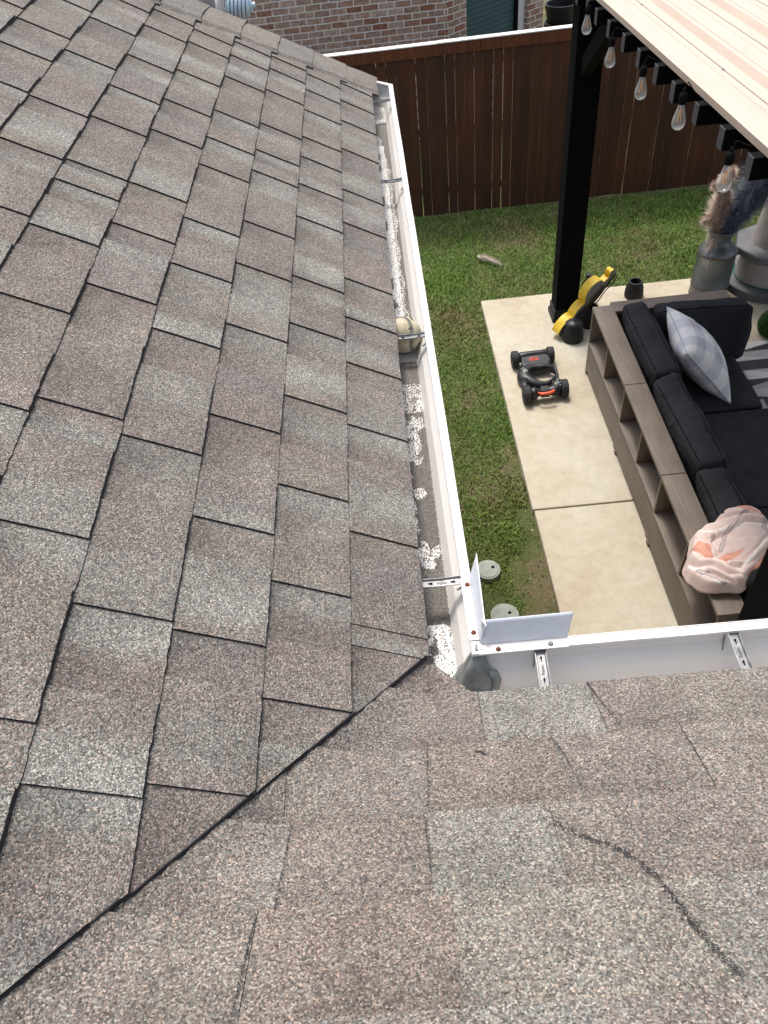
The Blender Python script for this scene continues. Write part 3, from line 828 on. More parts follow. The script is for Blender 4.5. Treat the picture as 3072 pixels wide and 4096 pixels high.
# ================================================================= WEATHER STATION beyond the hip
ws = thing('weather_station', (-.84, 3.95, -.2), 'white weather station with louvred shield on a white pole behind the roof hip', 'weather station')
mb = MB(); mb.cyl((-.86, 3.56, -.2), (-.795, 3.63, .62), .020, n=20); mb.build('pole', 'white_metal', ws, smooth=True)
mb = MB()
for i in range(6):
    x = -.775+.019*i
    mb.cyl((x, 3.59, .362), (x+.012, 3.59, .360), .058-(0.004 if i in (0, 5) else 0), .052, n=28)
mb.cyl((-.785, 3.59, .362), (-.655, 3.59, .357), .030, n=20); mb.cyl((-.655, 3.59, .357), (-.640, 3.59, .357), .012, n=12)
mb.build('radiation_shield', 'louver', ws)
mb = MB(); mb.box((-.81, 3.57, .405), (-.66, 3.61, .425)); mb.build('arm', 'louver', ws, bevel=.004)
mb = MB()
M_ = Matrix.Translation((-.885, 3.57, .40)) @ Matrix.Rotation(radians(12), 4, 'Y') @ Matrix.Rotation(radians(35), 4, 'X')
mb.box((-.06, -.012, -.10), (.055, .012, .13), 0, M_); mb.build('panel', 'panel_grey', ws, bevel=.006)
mb = MB(); mb.tube([(-.93, 3.575, .40), (-.90, 3.57, .385), (-.865, 3.57, .40), (-.84, 3.58, .44)], .004, 6)
mb.tube([(-.90, 3.56, .50), (-.89, 3.56, .45), (-.86, 3.57, .42)], .004, 6); mb.build('cable', 'cable', ws)

# ================================================================= FENCE
fy = 7.98; FT = -1.145
fence = thing('wooden_fence', (1.5, fy, LAWN), 'tall dark brown stained privacy fence with vertical boards across the yard', 'fence')
mb = MB(); x = -3.0; r = random.Random(3)
while x < 7.5:
    w = .1025; gp = .0042 if r.random() < (.7 if x < 1.7 else .3) else .0012; dz = r.uniform(-.01, .01); k = r.uniform(.78, 1.22); c = (k, k*r.uniform(.92, 1.04), k*r.uniform(.88, 1.02)); yo = r.uniform(-.003, .003)
    lean = r.uniform(-.002, .002)
    M_ = Matrix.Translation((x, fy+yo, 0)) @ Matrix.Rotation(lean, 4, 'Y')
    mb.box((0, 0, LAWN+.01), (w-gp, .018, FT-.02+dz*0), 0, M_, c); mb.mi[-1] = 1; mb.mi[-3] = 1; x += w
mb.build('picket_panel', ['fence_wood', 'cedar_lit_side'], fence, tone=True)
for xa, xb in ((-3, 1.06), (1.064, 3.5), (3.504, 7.5)):
    mb = MB(); mb.box((xa, fy-.022, FT-.105), (xb, fy-.004, FT), col=(1.9, 1.7, 1.6)); mb.build('trim_board', 'fence_wood', fence, tone=True, bevel=.002)
for z in (LAWN+.25, -2.05, FT-.25):
    mb = MB(); mb.box((-3, fy+.019, z), (7.5, fy+.057, z+.085)); mb.build('back_rail', 'fence_wood', fence, tone=True)
for xa, xb, dz in ((-3, .62, 0), (.623, 3.6, .002), (3.603, 7.5, 0)):
    mb = MB(); mb.box((xa, fy-.03, FT+.002+dz), (xb, fy+.060, FT+.014+dz)); mb.build('cap_rail', 'cap_rail', fence, bevel=.003)

# ================================================================= NEIGHBOUR'S HOUSE
nb = thing('brick_house', (0, 10.4, LAWN), "neighbour's brown brick house with a window, standing behind the wooden fence", 'house')
a35 = radians(37); dv = Vector((cos(a35), sin(a35), 0)); P0 = Vector((.953, 10.3, 0))
Mw = Matrix.Translation(P0) @ Matrix.Rotation(a35, 4, 'Z')
mb = MB(); mb.box((-8, 10.3, LAWN), (.953, 10.55, .8)); mb.build('wall', 'brick', nb, uv=True)
s1, s2, s3, s4, sw = .335, 1.235, 1.365, 1.52, 1.80
def wall_local(boxes):
    m2 = MB()
    for a, b_ in boxes: m2.box(a, b_, 0, Mw)
    return m2
mb = wall_local([((.0, 0, LAWN), (s1, .25, .8)), ((s4-.03, 0, LAWN), (sw, .25, .8)), ((s1, 0, LAWN), (s4-.03, .25, -2.35)), ((s1, 0, -.62), (s4-.03, .25, .8))])
mb.build('wall', 'brick', nb, uv=True)
mb = wall_local([((sw-.25, .252, LAWN), (sw-.002, 5, .8))]); mb.build('wall', 'brick', nb, uv=True)
mb = wall_local([((s1+.001, .06, -2.34), (s1+.05, .13, -.64)), ((s1+.05, .06, -.78), (s4-.04, .13, -.64)), ((s4-.16, .05, -2.34), (s4-.04, .13, -.78)), ((s1+.05, .06, -2.34), (s4-.16, .13, -2.26))])
win = mb.build('window', 'white_trim', nb, bevel=.004)
m2 = MB(); z = -2.26
while z < -.78:
    m2.box((s1+.052, .105, z), (s4-.162, .115, z+.052), 0, Mw @ Matrix.Translation((0, 0, 0))); m2.box((s1+.052, .098, z), (s4-.162, .104, z+.006), 0, Mw); z += .058
b_ = m2.build('blind', 'teal_blind', nb); b_.parent = win
m2 = wall_local([((s4-.20, .058, -2.26), (s4-.162, .10, -.78))]); b_ = m2.build('shadow_gap', 'cable', nb); b_.parent = win; b_.name = 'shade_strip'  # dark strip drawn in for the shaded gap beside the window frame
mb = MB(); mb.box((-8.2, 9.9, .8), (3.2, 16, .9)); mb.build('soffit', 'white_trim', nb)
mb = MB(); mb.add([(-8.2, 9.8, .9), (3.3, 9.8, .9), (3.3, 16, .9), (-8.2, 16, .9), (-8.2, 12.9, 2.6), (3.3, 12.9, 2.6)], [(0, 1, 5, 4), (3, 4, 5, 2), (0, 4, 3), (1, 2, 5), (0, 3, 2, 1)], 0, [(.22, .2, .19)]*6)
mb.build('roof', 'shingle', nb, tone=True)
# stacked planters in the neighbour's yard
pl = thing('planter', (3.14, 13.6, LAWN), "pair of stacked round dark plastic planters beyond the fence in the neighbour's yard", 'planter')
for i, z in enumerate((LAWN+.10, LAWN+.36)):
    mb = MB(); mb.lathe([(0, .0), (.22, 0), (.250, .18), (.262, .185), (.266, .26), (.252, .265), (.24, .26), (.225, .12), (0, .11)], (3.14, 13.6, z), 40); mb.build('pot', 'black_plastic', pl, smooth=False)
mb = MB(); mb.box((2.92, 13.38, LAWN), (3.36, 13.82, LAWN+.098)); mb.build('plinth', 'pot_black', pl, bevel=.01)

# ================================================================= PERGOLA
zr = lambda y: -.105-.039*(y-4.77)
pg = thing('pergola', (1.54, 5.5, G), 'black timber pergola with cream ribbed metal roof over the patio', 'pergola')
PX0, PX1 = 1.43, 1.65
def post(px, y0, y1, top):
    mb = MB(); mb.box((px, y0, G+.03), (px+.21, y1, top)); o = mb.build('post', 'black_wood', pg, bevel=.006)
    mb = MB(); mb.box((px-.022, y0-.022, G), (px+.232, y1+.022, G+.045)); mb.box((px-.010, y0-.010, G+.045), (px+.22, y1+.010, G+.12)); b = mb.build('base_plate', 'pot_black', pg, bevel=.004); b.parent = o
post(PX0, 5.41, 5.60, -.27); post(PX0, 1.05, 1.25, -.10); post(5.2, 5.43, 5.60, -.33); post(5.2, 1.07, 1.24, -.16)
mb = MB()
def slopebox(x0, x1, y0, y1, top_off, hgt):
    vs = []
    for y in (y0, y1):
        for x in (x0, x1):
            for dz in (0, -hgt): vs.append((x, y, zr(y)-top_off+dz))
    # order: y0x0t,y0x0b,y0x1t,y0x1b,y1x0t,...
    mb.add(vs, [(0, 1, 3, 2), (4, 6, 7, 5), (0, 4, 5, 1), (2, 3, 7, 6), (0, 2, 6, 4), (1, 5, 7, 3)])
slopebox(1.50, 1.60, .75, 5.85, .018, .125); mb.build('beam', 'black_wood', pg, bevel=.004)
mb = MB(); slopebox(5.2, 5.35, .75, 5.85, .018, .125); mb.build('beam', 'black_wood', pg, bevel=.004)
mb = MB(); mb.box((1.30, 5.605, -.285), (5.6, 5.66, -.165)); mb.build('beam', 'black_wood', pg, bevel=.004)
for (y0, z0, y1, z1) in ((5.42, -.70, 4.80, -.24), (1.25, -.62, 1.85, -.13)):
    mb = MB(); d = Vector((0, y1-y0, z1-z0)).normalized(); n_ = Vector((0, -d.z, d.y)); h_ = .06
    p0, p1 = Vector((PX0+.045, y0, z0)), Vector((PX0+.045, y1, z1)); vs = []
    for p in (p0, p1):
        for dx in (0, .08):
            for s in (-1, 1): vs.append(p+Vector((dx, 0, 0))+n_*h_*s)
    mb.add(vs, [(0, 1, 3, 2), (4, 6, 7, 5), (0, 4, 5, 1), (2, 3, 7, 6), (0, 2, 6, 4), (1, 5, 7, 3)]); mb.build('knee_brace', 'black_wood', pg, bevel=.003)
yp = [1.23, 1.545, 1.85, 2.164, 2.486, 2.802, 3.126, 3.42, 3.717, 4.039, 4.356, 4.665, 4.923, 5.24, 5.55]
for y in yp:
    mb = MB(); t = zr(y)-.016; w_ = .056
    x0 = 1.350+random.uniform(-.006, .006)
    mb.box((x0, y-w_/2-.03, t-.088), (x0+.003, y+w_/2-.03, t), 1); mb.box((x0+.003, y-w_/2-.03, t-.088), (5.6, y+w_/2-.03, t), 0)
    mb.build('purlin', ['black_wood', 'grey_wood'], pg)
# ribbed sheet: profile across x, extruded along the fall
per = .305; prf = [(1.392, -.014), (1.392, .016), (1.405, .020), (1.448, .020), (1.449, .014), (1.462, .014), (1.47, .004)]
x = 1.50
while x < 5.6:
    prf += [(x, .004), (x+.040, .004), (x+.046, .009), (x+.058, .009), (x+.064, .004), (x+.085, .004), (x+.086, -.004), (x+.089, -.004), (x+.090, .006), (x+.155, .006), (x+.178, .034), (x+.205, .034), (x+.208, .029), (x+.211, .034), (x+.232, .034), (x+.262, .004)]; x += per
prf += [(5.75, .004)]
mb = MB(); rows = []
for i in range(41):
    y = lerp(.55, 6.0, i/40); rows.append([(px, y, zr(y)+pz+.0008*fbm(px*4, y*2, 1)) for px, pz in prf])
mb.grid(rows); mb.build('roof_panel', 'roof_metal', pg, solid=.0015)
for (x, y) in ((1.585, 3.12), (1.585, 1.9), (1.585, 4.5)):
    mb = MB(); mb.lathe([(0, .007), (.004, .006), (.005, .001), (.009, 0)], (x, y, zr(y)+.0055), 12); mb.build('roof_screw', 'galv', pg)

# ---- string lights
sl_ = thing('string_light', (1.34, 3.3, -.05), 'string of clear teardrop filament bulbs hanging along the pergola roof edge', 'string lights')
bulbs = [(1.31, 4.70, -.152), (1.31, 4.09, -.165), (1.31, 3.456, -.130), (1.31, 2.853, -.062), (1.31, 2.235, -.084)]
bulbs_top = [z for _, _, z in bulbs]
cord = []
ally = [5.4, 5.1] + [b[1] for b in bulbs] + [1.5, .9]
for i in range(len(bulbs)-1):
    (x0, y0, z0), (x1, y1, z1) = bulbs[i], bulbs[i+1]
    for k in range(12):
        t = k/12; cord.append((1.402, lerp(y0, y1, t), zr(lerp(y0, y1, t))-.009))
cord = [(1.402, 5.4, zr(5.4)-.009)]+cord+[(1.402, bulbs[-1][1], zr(bulbs[-1][1])-.009), (1.402, .8, zr(.8)-.009)]
mb = MB(); mb.tube(cord, .0035, 6); mb.build('cable', 'cable', sl_)
for (bx, by, bz) in bulbs:
    g = MB(); ph = [(.012, .0), (.0135, -.006), (.016, -.020), (.022, -.045), (.0285, -.068), (.0315, -.084), (.0305, -.098), (.025, -.110), (.015, -.118), (.0, -.121)]
    g.lathe(ph, (bx, by, bz), 28); go = g.build('bulb', 'bulb_glass', sl_, smooth=True)
    go.visible_shadow = True
    s = MB(); s.lathe([(0, .062), (.006, .060), (.008, .045), (.016, .036), (.0185, .026), (.0185, .008), (.0165, .004), (.018, .0), (.016, -.006), (0, -.006)], (bx, by, bz), 20)
    s.tube([(bx, by, bz+.055), (bx+.012, by, bz+.085), (1.385, by, zr(by)-.022), (1.402, by, zr(by)-.010)], .0033, 6); so_ = s.build('socket', 'cable', sl_, smooth=False); so_.parent = go
    f = MB()
    for k in range(4):
        a = k*pi/2+.5; f.cyl((bx+.003*cos(a), by+.003*sin(a), bz-.030), (bx+.010*cos(a), by+.010*sin(a), bz-.085), .0018, n=6)
    fo = f.build('filament', 'filament', sl_); fo.parent = go
    st = MB(); st.cyl((bx, by, bz), (bx, by, bz-.030), .004, .003, 8); fo = st.build('stem', 'panel_grey', sl_); fo.parent = go

# ================================================================= SOFA WITH SHELF BACK
sofa = thing('sectional_sofa', (2.05, 3.1, G), 'outdoor sectional sofa with charcoal cushions and grey-brown wooden shelf back', 'sofa')
TZ = -2.25; TH = .028
mods = [(4.60, 3.553), (3.547, 2.605), (2.599, 1.50)]
xf = lambda y: 1.525+.012*(y-3)        # front edge of the unit, very slightly off square
for (ya, yb) in mods:
    mb = MB(); W_ = .155
    mb.add([(xf(yb)-.008, yb, TZ-TH), (xf(yb)+W_, yb, TZ-TH), (xf(ya)+W_, ya, TZ-TH), (xf(ya)-.008, ya, TZ-TH), (xf(yb)-.008, yb, TZ), (xf(yb)+W_, yb, TZ), (xf(ya)+W_, ya, TZ), (xf(ya)-.008, ya, TZ)],
           [(0, 3, 2, 1), (4, 5, 6, 7), (0, 1, 5, 4), (1, 2, 6, 5), (2, 3, 7, 6), (3, 0, 4, 7)])
    mb.build('top_board', 'wood_y', sofa, bevel=.003)
    # case
    n = 2; ln = (ya-yb); SZ = G+.30
    mb = MB(); x0 = xf((ya+yb)/2)
    mb.box((x0, yb+.004, G+.04), (x0+.018, ya-.004, SZ-.004)); mb.build('front_panel', 'wood_y', sofa, bevel=.002)
    mb = MB(); mb.box((x0-.004, yb+.004, SZ-.002), (x0+.145, ya-.004, SZ+.018)); mb.build('shelf', 'wood_y', sofa, bevel=.003)
    mb = MB(); mb.box((x0+.128, yb+.02, SZ+.02), (x0+.143, ya-.02, TZ-TH-.002)); mb.build('back_panel', 'wood_y', sofa)
    for i in range(n+1):
        y = lerp(yb+.014, ya-.014, i/n)
        mb = MB(); mb.box((x0+.001, y-.010, SZ+.019), (x0+.126, y+.010, TZ-TH-.001)); mb.build('divider', 'wood_z', sofa, bevel=.002)
    for y in (ya-.03, yb+.03):
        mb = MB(); mb.box((x0-.003, y-.022, G), (x0+.05, y+.022, G+.038)); mb.build('foot', 'wood_z', sofa, bevel=.004)
    mb = MB(); mb.box((x0+.02, ya-.022, G+.04), (x0+.144, ya-.006, TZ-TH-.001)) if ya > 4 else mb.box((x0+.02, yb+.006, G+.04), (x0+.144, yb+.022, SZ-.002)); mb.build('end_panel', 'wood_z', sofa)
mb = MB(); mb.box((1.694, 4.50, TZ-TH), (2.645, 4.645, TZ-.001)); mb.build('top_board', 'wood_x', sofa, bevel=.003)
mb = MB(); mb.box((1.72, 4.60, G+.04), (2.63, 4.63, TZ-TH-.001)); mb.box((2.60, 4.40, G+.04), (2.63, 4.597, TZ-TH-.001)); mb.build('back_panel', 'wood_x', sofa)
mb = MB(); mb.box((1.80, 1.50, G+.06), (2.60, 4.48, G+.20)); mb.box((1.694, 1.50, -2.48), (1.83, 1.66, -2.44)); mb.build('seat_frame', 'wood_y', sofa, bevel=.004)

def cushion(c, sz, M3=None, puff=.03, rnd=.35, name='seat_cushion', seed=0, wr=.006, pip=True):
    """soft box: rounded corners, domed faces, sagging folds, piping along two edges"""
    N_ = 18; mb = MB(); M3 = M3 or Matrix.Identity(3); c = Vector(c)
    hx_, hy_, hz_ = sz[0]/2, sz[1]/2, sz[2]/2; mn = min(sz)/2; rad = mn*rnd
    def shape(p):
        q = Vector((p[0]*hx_, p[1]*hy_, p[2]*hz_))
        core = Vector((max(-hx_+rad, min(hx_-rad, q.x)), max(-hy_+rad, min(hy_-rad, q.y)), max(-hz_+rad, min(hz_-rad, q.z))))
        d = q-core
        if d.length > 1e-9: q = core+d.normalized()*rad
        dome = (1-p[0]**2)*(1-p[1]**2)*(1-p[2]**2) if False else 0
        ax = [(1-p[1]**2)*(1-p[2]**2), (1-p[0]**2)*(1-p[2]**2), (1-p[0]**2)*(1-p[1]**2)]
        for i in range(3): q[i] += puff*ax[i]*p[i]*(1 if i == int(np.argmin(sz)) else .35)
        f = wr*(fbm(q.x*7+seed, q.y*7, q.z*7)+.5*abs(fbm(q.x*22+seed, q.y*9, q.z*12)))
        q += q.normalized()*f
        return c+M3 @ q
    for ax in range(3):
        for s in (-1, 1):
            rows = []
            for i in range(N_+1):
                row = []
                for j in range(N_+1):
                    u = sin((i/N_*2-1)*pi/2*.98)/sin(pi/2*.98); v = sin((j/N_*2-1)*pi/2*.98)/sin(pi/2*.98)
                    p = [0, 0, 0]; p[ax] = s; p[(ax+1) % 3] = u; p[(ax+2) % 3] = v*s
                    row.append(shape(p))
                rows.append(row)
            mb.grid(rows)
    o = mb.build(name, 'charcoal_cloth', sofa, smooth=True)
    # weld coincident borders
    bm = bmesh.new(); bm.from_mesh(o.data); bmesh.ops.remove_doubles(bm, verts=bm.verts, dist=.0006); bmesh.ops.recalc_face_normals(bm, faces=bm.faces); bm.to_mesh(o.data); bm.free()
    for p in o.data.polygons: p.use_smooth = True
    if pip:
        k = int(np.argmin(sz)); i1, i2 = (k+1) % 3, (k+2) % 3
        mp = MB()
        for s in (-1, 1):
            ring = []
            per_ = [(t, -1) for t in np.linspace(-1, 1, 16)]+[(1, t) for t in np.linspace(-1, 1, 16)[1:]]+[(t, 1) for t in np.linspace(1, -1, 16)[1:]]+[(-1, t) for t in np.linspace(1, -1, 16)[1:-1]]
            for a, b_ in per_:
                p = [0, 0, 0]; p[k] = s*.80; p[i1] = a; p[i2] = b_; ring.append(shape(p))
            mp.tube(ring, .0038, 6, closed=True)
        q = mp.build('piping', 'cable', sofa, smooth=True); q.parent = o
    return o
# seats
cushion((2.16, 3.93, -2.565), (.80, .98, .155), puff=.012, seed=1)
cushion((2.22, 2.95, -2.572), (.98, .96, .15), puff=.012, seed=2)
cushion((2.22, 1.98, -2.572), (.98, .96, .15), puff=.012, seed=3)
# back cushions leaning on the shelf
tl = Matrix.Rotation(radians(-14), 3, 'Y')
cushion((1.845, 3.93, -2.325), (.185, .93, .46), tl, .028, .42, 'back_cushion', 4, .022)
cushion((1.83, 2.985, -2.33), (.185, .93, .46), tl @ Matrix.Rotation(radians(2), 3, 'Z'), .028, .42, 'back_cushion', 5, .022)
cushion((1.815, 2.05, -2.34), (.185, .90, .45), tl, .028, .42, 'back_cushion', 6, .022)
cushion((2.31, 4.235, -2.345), (.71, .185, .46), Matrix.Rotation(radians(-10), 3, 'X') @ Matrix.Rotation(radians(-5), 3, 'Z'), .028, .42, 'back_cushion', 7, .018)

# ---- plaid throw pillow
P1, P2, K_ = Vector((2.03, 4.30, -2.10)), Vector((2.30, 3.44, -2.44)), Vector((1.955, 3.60, -2.06))
P1 = Vector((2.02, 4.27, -2.10)); P4 = P1+P2-K_
pn = (K_-P1).cross(P2-P1).normalized()
pillow = MB(); n = 60
def stripe(s):
    s = s % 1
    if s < .20: return (.78, .84, .86)
    if s < .235: return (.70, .65, .60)
    if s < .26: return (.85, .85, .85)
    if s < .50: return (.42, .41, .48)
    if s < .72: return (.80, .85, .87)
    if s < .75: return (.68, .62, .57)
    return (.44, .43, .50)
for side in (1, -1):
    rows = []; cols = []
    for i in range(n+1):
        row = []; cr = []
        for j in range(n+1):
            s, t = i/n, j/n
            a, b_ = 2*s-1, 2*t-1
            # concave sides, pointed corners
            sx = s+.045*a*(1-b_*b_)*-1*(abs(a)); ty = t+.045*b_*(1-a*a)*-1*(abs(b_))
            p = K_.lerp(P1, sx)+(K_.lerp(P2, ty)-K_)
            f = max(0, (1-a*a)*(1-b_*b_))**.48
            wr = .010*fbm(s*6, t*6, side*3)+.006*abs(fbm(s*16, t*5, side))*(1-f)
            row.append(p+pn*side*(.145*f+wr*f)); c1, c2 = stripe(s*1.35+.05), stripe(t*1.5+.1)
            cr.append(tuple(min(.85, (c1[q]*c2[q])**.5*1.16) for q in range(3)))
        rows.append(row); cols.append(cr)
    if side < 0: rows = [r[::-1] for r in rows]; cols = [c[::-1] for c in cols]
    pillow.grid(rows, 0, cols)
tp = thing('throw_pillow', tuple(P4), 'plump white and lavender-grey plaid throw pillow on the dark sofa seat', 'pillow')
pillow.build('cover', 'cloth_attr', tp, smooth=True, tone=True)
seam_ = MB(); pts = []
for a, b_ in ((P1, K_), (K_, P2)):
    for i in range(16):
        t = i/16; p = a.lerp(b_, t); m_ = (P4-p)*.0; k = 1-(2*t-1)**2
        pts.append(p+((P2 if a is P1 else P1)-K_)*.022*k*1.0+(K_-P4)*.0)
pts.append(P2); seam_.tube(pts, .0035, 6); seam_.build('seam', 'panel_grey', tp, smooth=True)

# ---- crumpled towel / blanket
bk = MB(); rows = []; cols = []; n1, n2 = 110, 260
OUT = [(1.403, 1.791), (1.461, 1.904), (1.542, 2.04), (1.635, 2.085), (1.771, 2.158), (1.887, 2.143), (1.935, 1.983), (1.86, 1.80), (1.741, 1.671), (1.605, 1.606), (1.454, 1.649), (1.415, 1.717)]
cx, cy = 1.662, 1.875
def rad(t):
    A = sorted((atan2(q-cy, p-cx), sqrt((p-cx)**2+(q-cy)**2)) for p, q in OUT)
    A = [(A[-1][0]-2*pi, A[-1][1])]+A+[(A[0][0]+2*pi, A[0][1])]
    for (a0, r0), (a1, r1) in zip(A[:-1], A[1:]):
        if a0 <= t <= a1: f = (t-a0)/(a1-a0); f = f*f*(3-2*f); return r0+(r1-r0)*f
    return .27
def segd(x, y, P):
    best = 9
    for (a0, b0), (a1, b1) in zip(P[:-1], P[1:]):
        dx, dy = a1-a0, b1-b0; f = max(0, min(1, ((x-a0)*dx+(y-b0)*dy)/(dx*dx+dy*dy)))
        best = min(best, sqrt((x-a0-f*dx)**2+(y-b0-f*dy)**2))
    return best
def inpoly(x, y, P):
    c = False; j = len(P)-1
    for i in range(len(P)):
        if (P[i][1] > y) != (P[j][1] > y) and x < (P[j][0]-P[i][0])*(y-P[i][1])/(P[j][1]-P[i][1])+P[i][0]: c = not c
        j = i
    return c
FOLD1 = [(1.585, 1.943), (1.68, 1.987), (1.785, 2.022), (1.913, 1.991)]; FOLD2 = [(1.441, 1.872), (1.475, 1.788), (1.543, 1.767), (1.587, 1.722), (1.648, 1.657), (1.729, 1.731), (1.848, 1.808)]
FOLD3 = [(1.50, 1.72), (1.58, 1.665), (1.66, 1.63)]; FOLD4 = [(1.62, 1.745), (1.70, 1.735), (1.80, 1.79), (1.88, 1.86)]; FOLD5 = [(1.70, 2.10), (1.80, 2.06), (1.90, 2.02)]; FOLD6 = [(1.582, 1.943), (1.55, 1.90), (1.555, 1.80), (1.60, 1.74)]
CORAL = [[(1.464, 1.897), (1.514, 1.938), (1.548, 1.872), (1.546, 1.792), (1.507, 1.811)], [(1.559, 1.784), (1.618, 1.81), (1.692, 1.821), (1.735, 1.823), (1.645, 1.774), (1.585, 1.745)],
         [(1.76, 2.141), (1.828, 2.14), (1.882, 2.059), (1.906, 1.999), (1.845, 2.043)], [(1.673, 1.66), (1.729, 1.705), (1.80, 1.745), (1.85, 1.79), (1.83, 1.73), (1.748, 1.677)]]
GREY = [[(1.595, 1.833), (1.673, 1.966), (1.81, 2.062)], [(1.90, 1.83), (1.86, 1.93), (1.90, 2.0)], [(1.45, 1.74), (1.50, 1.68), (1.56, 1.64)]]
WHITE = [[(1.51, 2.03), (1.56, 2.0), (1.62, 1.985)], [(1.64, 1.97), (1.76, 1.985), (1.90, 1.95)], [(1.64, 1.70), (1.74, 1.75), (1.86, 1.86)], [(1.425, 1.80), (1.47, 1.70), (1.53, 1.64)]]
for i in range(n1+1):
    r_ = i/n1; row = []; cr = []
    for j in range(n2+1):
        t = -pi+2*pi*j/n2
        R0 = rad(t)*(1+.012*sin(11*t)+.01*fbm(cos(t)*4, sin(t)*4, 5))
        x = cx+R0*r_*cos(t); y = cy+R0*r_*sin(t)
        z = -2.165+.052*sqrt(max(0, 1-r_**3))-.045*smooth(.90, 1.0, r_)-.05*(1-smooth(1.40, 1.52, x))*r_+.062*smooth(1.68, 1.80, x)*(1-.35*smooth(.85, 1, r_))
        for P, am, w in ((FOLD1, .022, .028), (FOLD2, .026, .030), (FOLD3, .018, .020), (FOLD4, .020, .024), (FOLD5, .016, .020), (FOLD6, .018, .020)):
            d = segd(x+.006*fbm(x*14, y*14, 2), y+.006*fbm(x*14, y*14, 7), P); z += am*.85*math.exp(-(d/(w*.6))**2) - am*.35*math.exp(-((d-w)/(w*.35))**2)
        z += .010*fbm(x*7+y*3, y*12, 1)+.003*fbm(x*34, y*34, 3)
        row.append((x, y, z))
        wx, wy = x+.008*fbm(x*20, y*20, 1), y+.008*fbm(x*20, y*20, 5)
        c = (.70, .56, .51)
        if any(inpoly(wx, wy, P) for P in CORAL): c = (.66, .33, .25)
        elif any(abs(segd(wx, wy, P)-.007) < .005 for P in GREY): c = (.40, .34, .33)
        elif any(segd(wx, wy, P) < .0065 for P in WHITE): c = (.80, .78, .76)
        k = 1+.08*fbm(x*30, y*30, 4); cr.append(tuple(q*k for q in c))
    rows.append(row); cols.append(cr)
bk.grid(rows, 0, cols)
tb = thing('beach_towel', (cx, cy, -2.25), 'crumpled pink towel with coral shapes heaped on the near end of the sofa', 'towel')
bk.build('cloth', 'cloth_attr', tb, smooth=True, tone=True, solid=.006)

# ================================================================= RUG, TURF BALL
rug = MB(); rows = []; cols = []; nx_, ny_ = 260, 340
x0, x1, y0, y1 = 2.50, 4.6, 1.9, 4.76
for i in range(nx_+1):
    row = []; cr = []
    for j in range(ny_+1):
        x, y = lerp(x0, x1, i/nx_), lerp(y0, y1, j/ny_)
        row.append((x, y, G+.006+.001*fbm(x*5, y*5)))
        kk = int(math.floor((4.76-y)/.13)); u = (x*2.1+(kk % 3)*.37) % 1; v = ((4.76-y)/.13) % 1
        up = v > u if kk % 2 else v > 1-u
        pal = [(.60, .59, .58), (.045, .045, .05), (.38, .37, .37), (.50, .49, .48), (.05, .05, .055), (.055, .055, .06), (.42, .41, .41)]
        c = pal[(kk*2+(1 if up else 0)) % 7]
        cr.append(c)
    rows.append(row); cols.append(cr)
rug.grid(rows, 0, cols); ro = rug.build('outdoor_rug', 'rug_attr', None, tone=True)
ro.data.flip_normals() if False else None
tag(ro, 'grey, white and black geometric outdoor rug on the patio beside the sofa', 'rug')
def fluff(mb, spine, rad, n, ln, wd, droop, cols_, rr_, spread=1.0):
    """soft plume: fine hairs springing from a curved spine"""
    k = len(spine)-1
    for _ in range(n):
        t = rr_.random()*k; i = int(t); f = t-i
        p = Vector(spine[i]).lerp(Vector(spine[i+1]), f); d = (Vector(spine[i+1])-Vector(spine[i])).normalized()
        rd = lerp(rad[i], rad[i+1], f)
        o_ = Vector((rr_.gauss(0, 1), rr_.gauss(0, 1), rr_.gauss(0, 1))).normalized()
        dirv = (d*.75+o_*.85*spread).normalized(); a = p+o_*rd*rr_.random()**.5*.6
        L_ = ln*rr_.uniform(.5, 1.2)*(.4+rd/max(rad)); b_ = a+dirv*L_*.6+Vector((0, 0, -droop*.2)); c_ = a+dirv*L_+Vector((0, 0, -droop))
        sd = dirv.cross(o_+Vector((.1, .2, .3))).normalized()*wd
        cl = cols_[min(len(cols_)-1, int(rr_.random()*len(cols_)))]; kq = rr_.uniform(.75, 1.2); cl = tuple(q*kq for q in cl)
        mb.add([a-sd, a+sd, b_+sd*.7, b_-sd*.7, c_], [(0, 1, 2, 3), (3, 2, 4)], 0, [cl]*5)
tf_ = MB(); r5 = random.Random(9); cc = Vector((3.28, 4.86, -2.80))
for _ in range(5000):
    o_ = Vector((r5.gauss(0, 1), r5.gauss(0, 1), r5.gauss(0, 1))).normalized()
    a = cc+o_*.12; b_ = cc+(o_+Vector((r5.gauss(0, .15), r5.gauss(0, .15), r5.gauss(0, .15)))).normalized()*.150; sd = o_.orthogonal().normalized()*.0035
    kq = r5.uniform(.6, 1.5); tf_.add([a-sd, a+sd, b_], [(0, 1, 2)], 0, [(.035*kq, .10*kq, .015*kq)]*3)
tb_ = thing('topiary_ball', (3.28, 4.86, G), 'bright green artificial grass ball at the edge of the patio rug', 'topiary')
tf_.build('leaves', 'blade', tb_, tone=True)
mb = MB(); mb.lathe([(0.001, -.118), (.07, -.1), (.12, 0), (.08, .09), (.001, .12)], cc, 24); mb.cyl((3.28, 4.86, G), (3.28, 4.86, G+.03), .07, n=20); mb.build('core', 'turf_green', tb_, smooth=True)

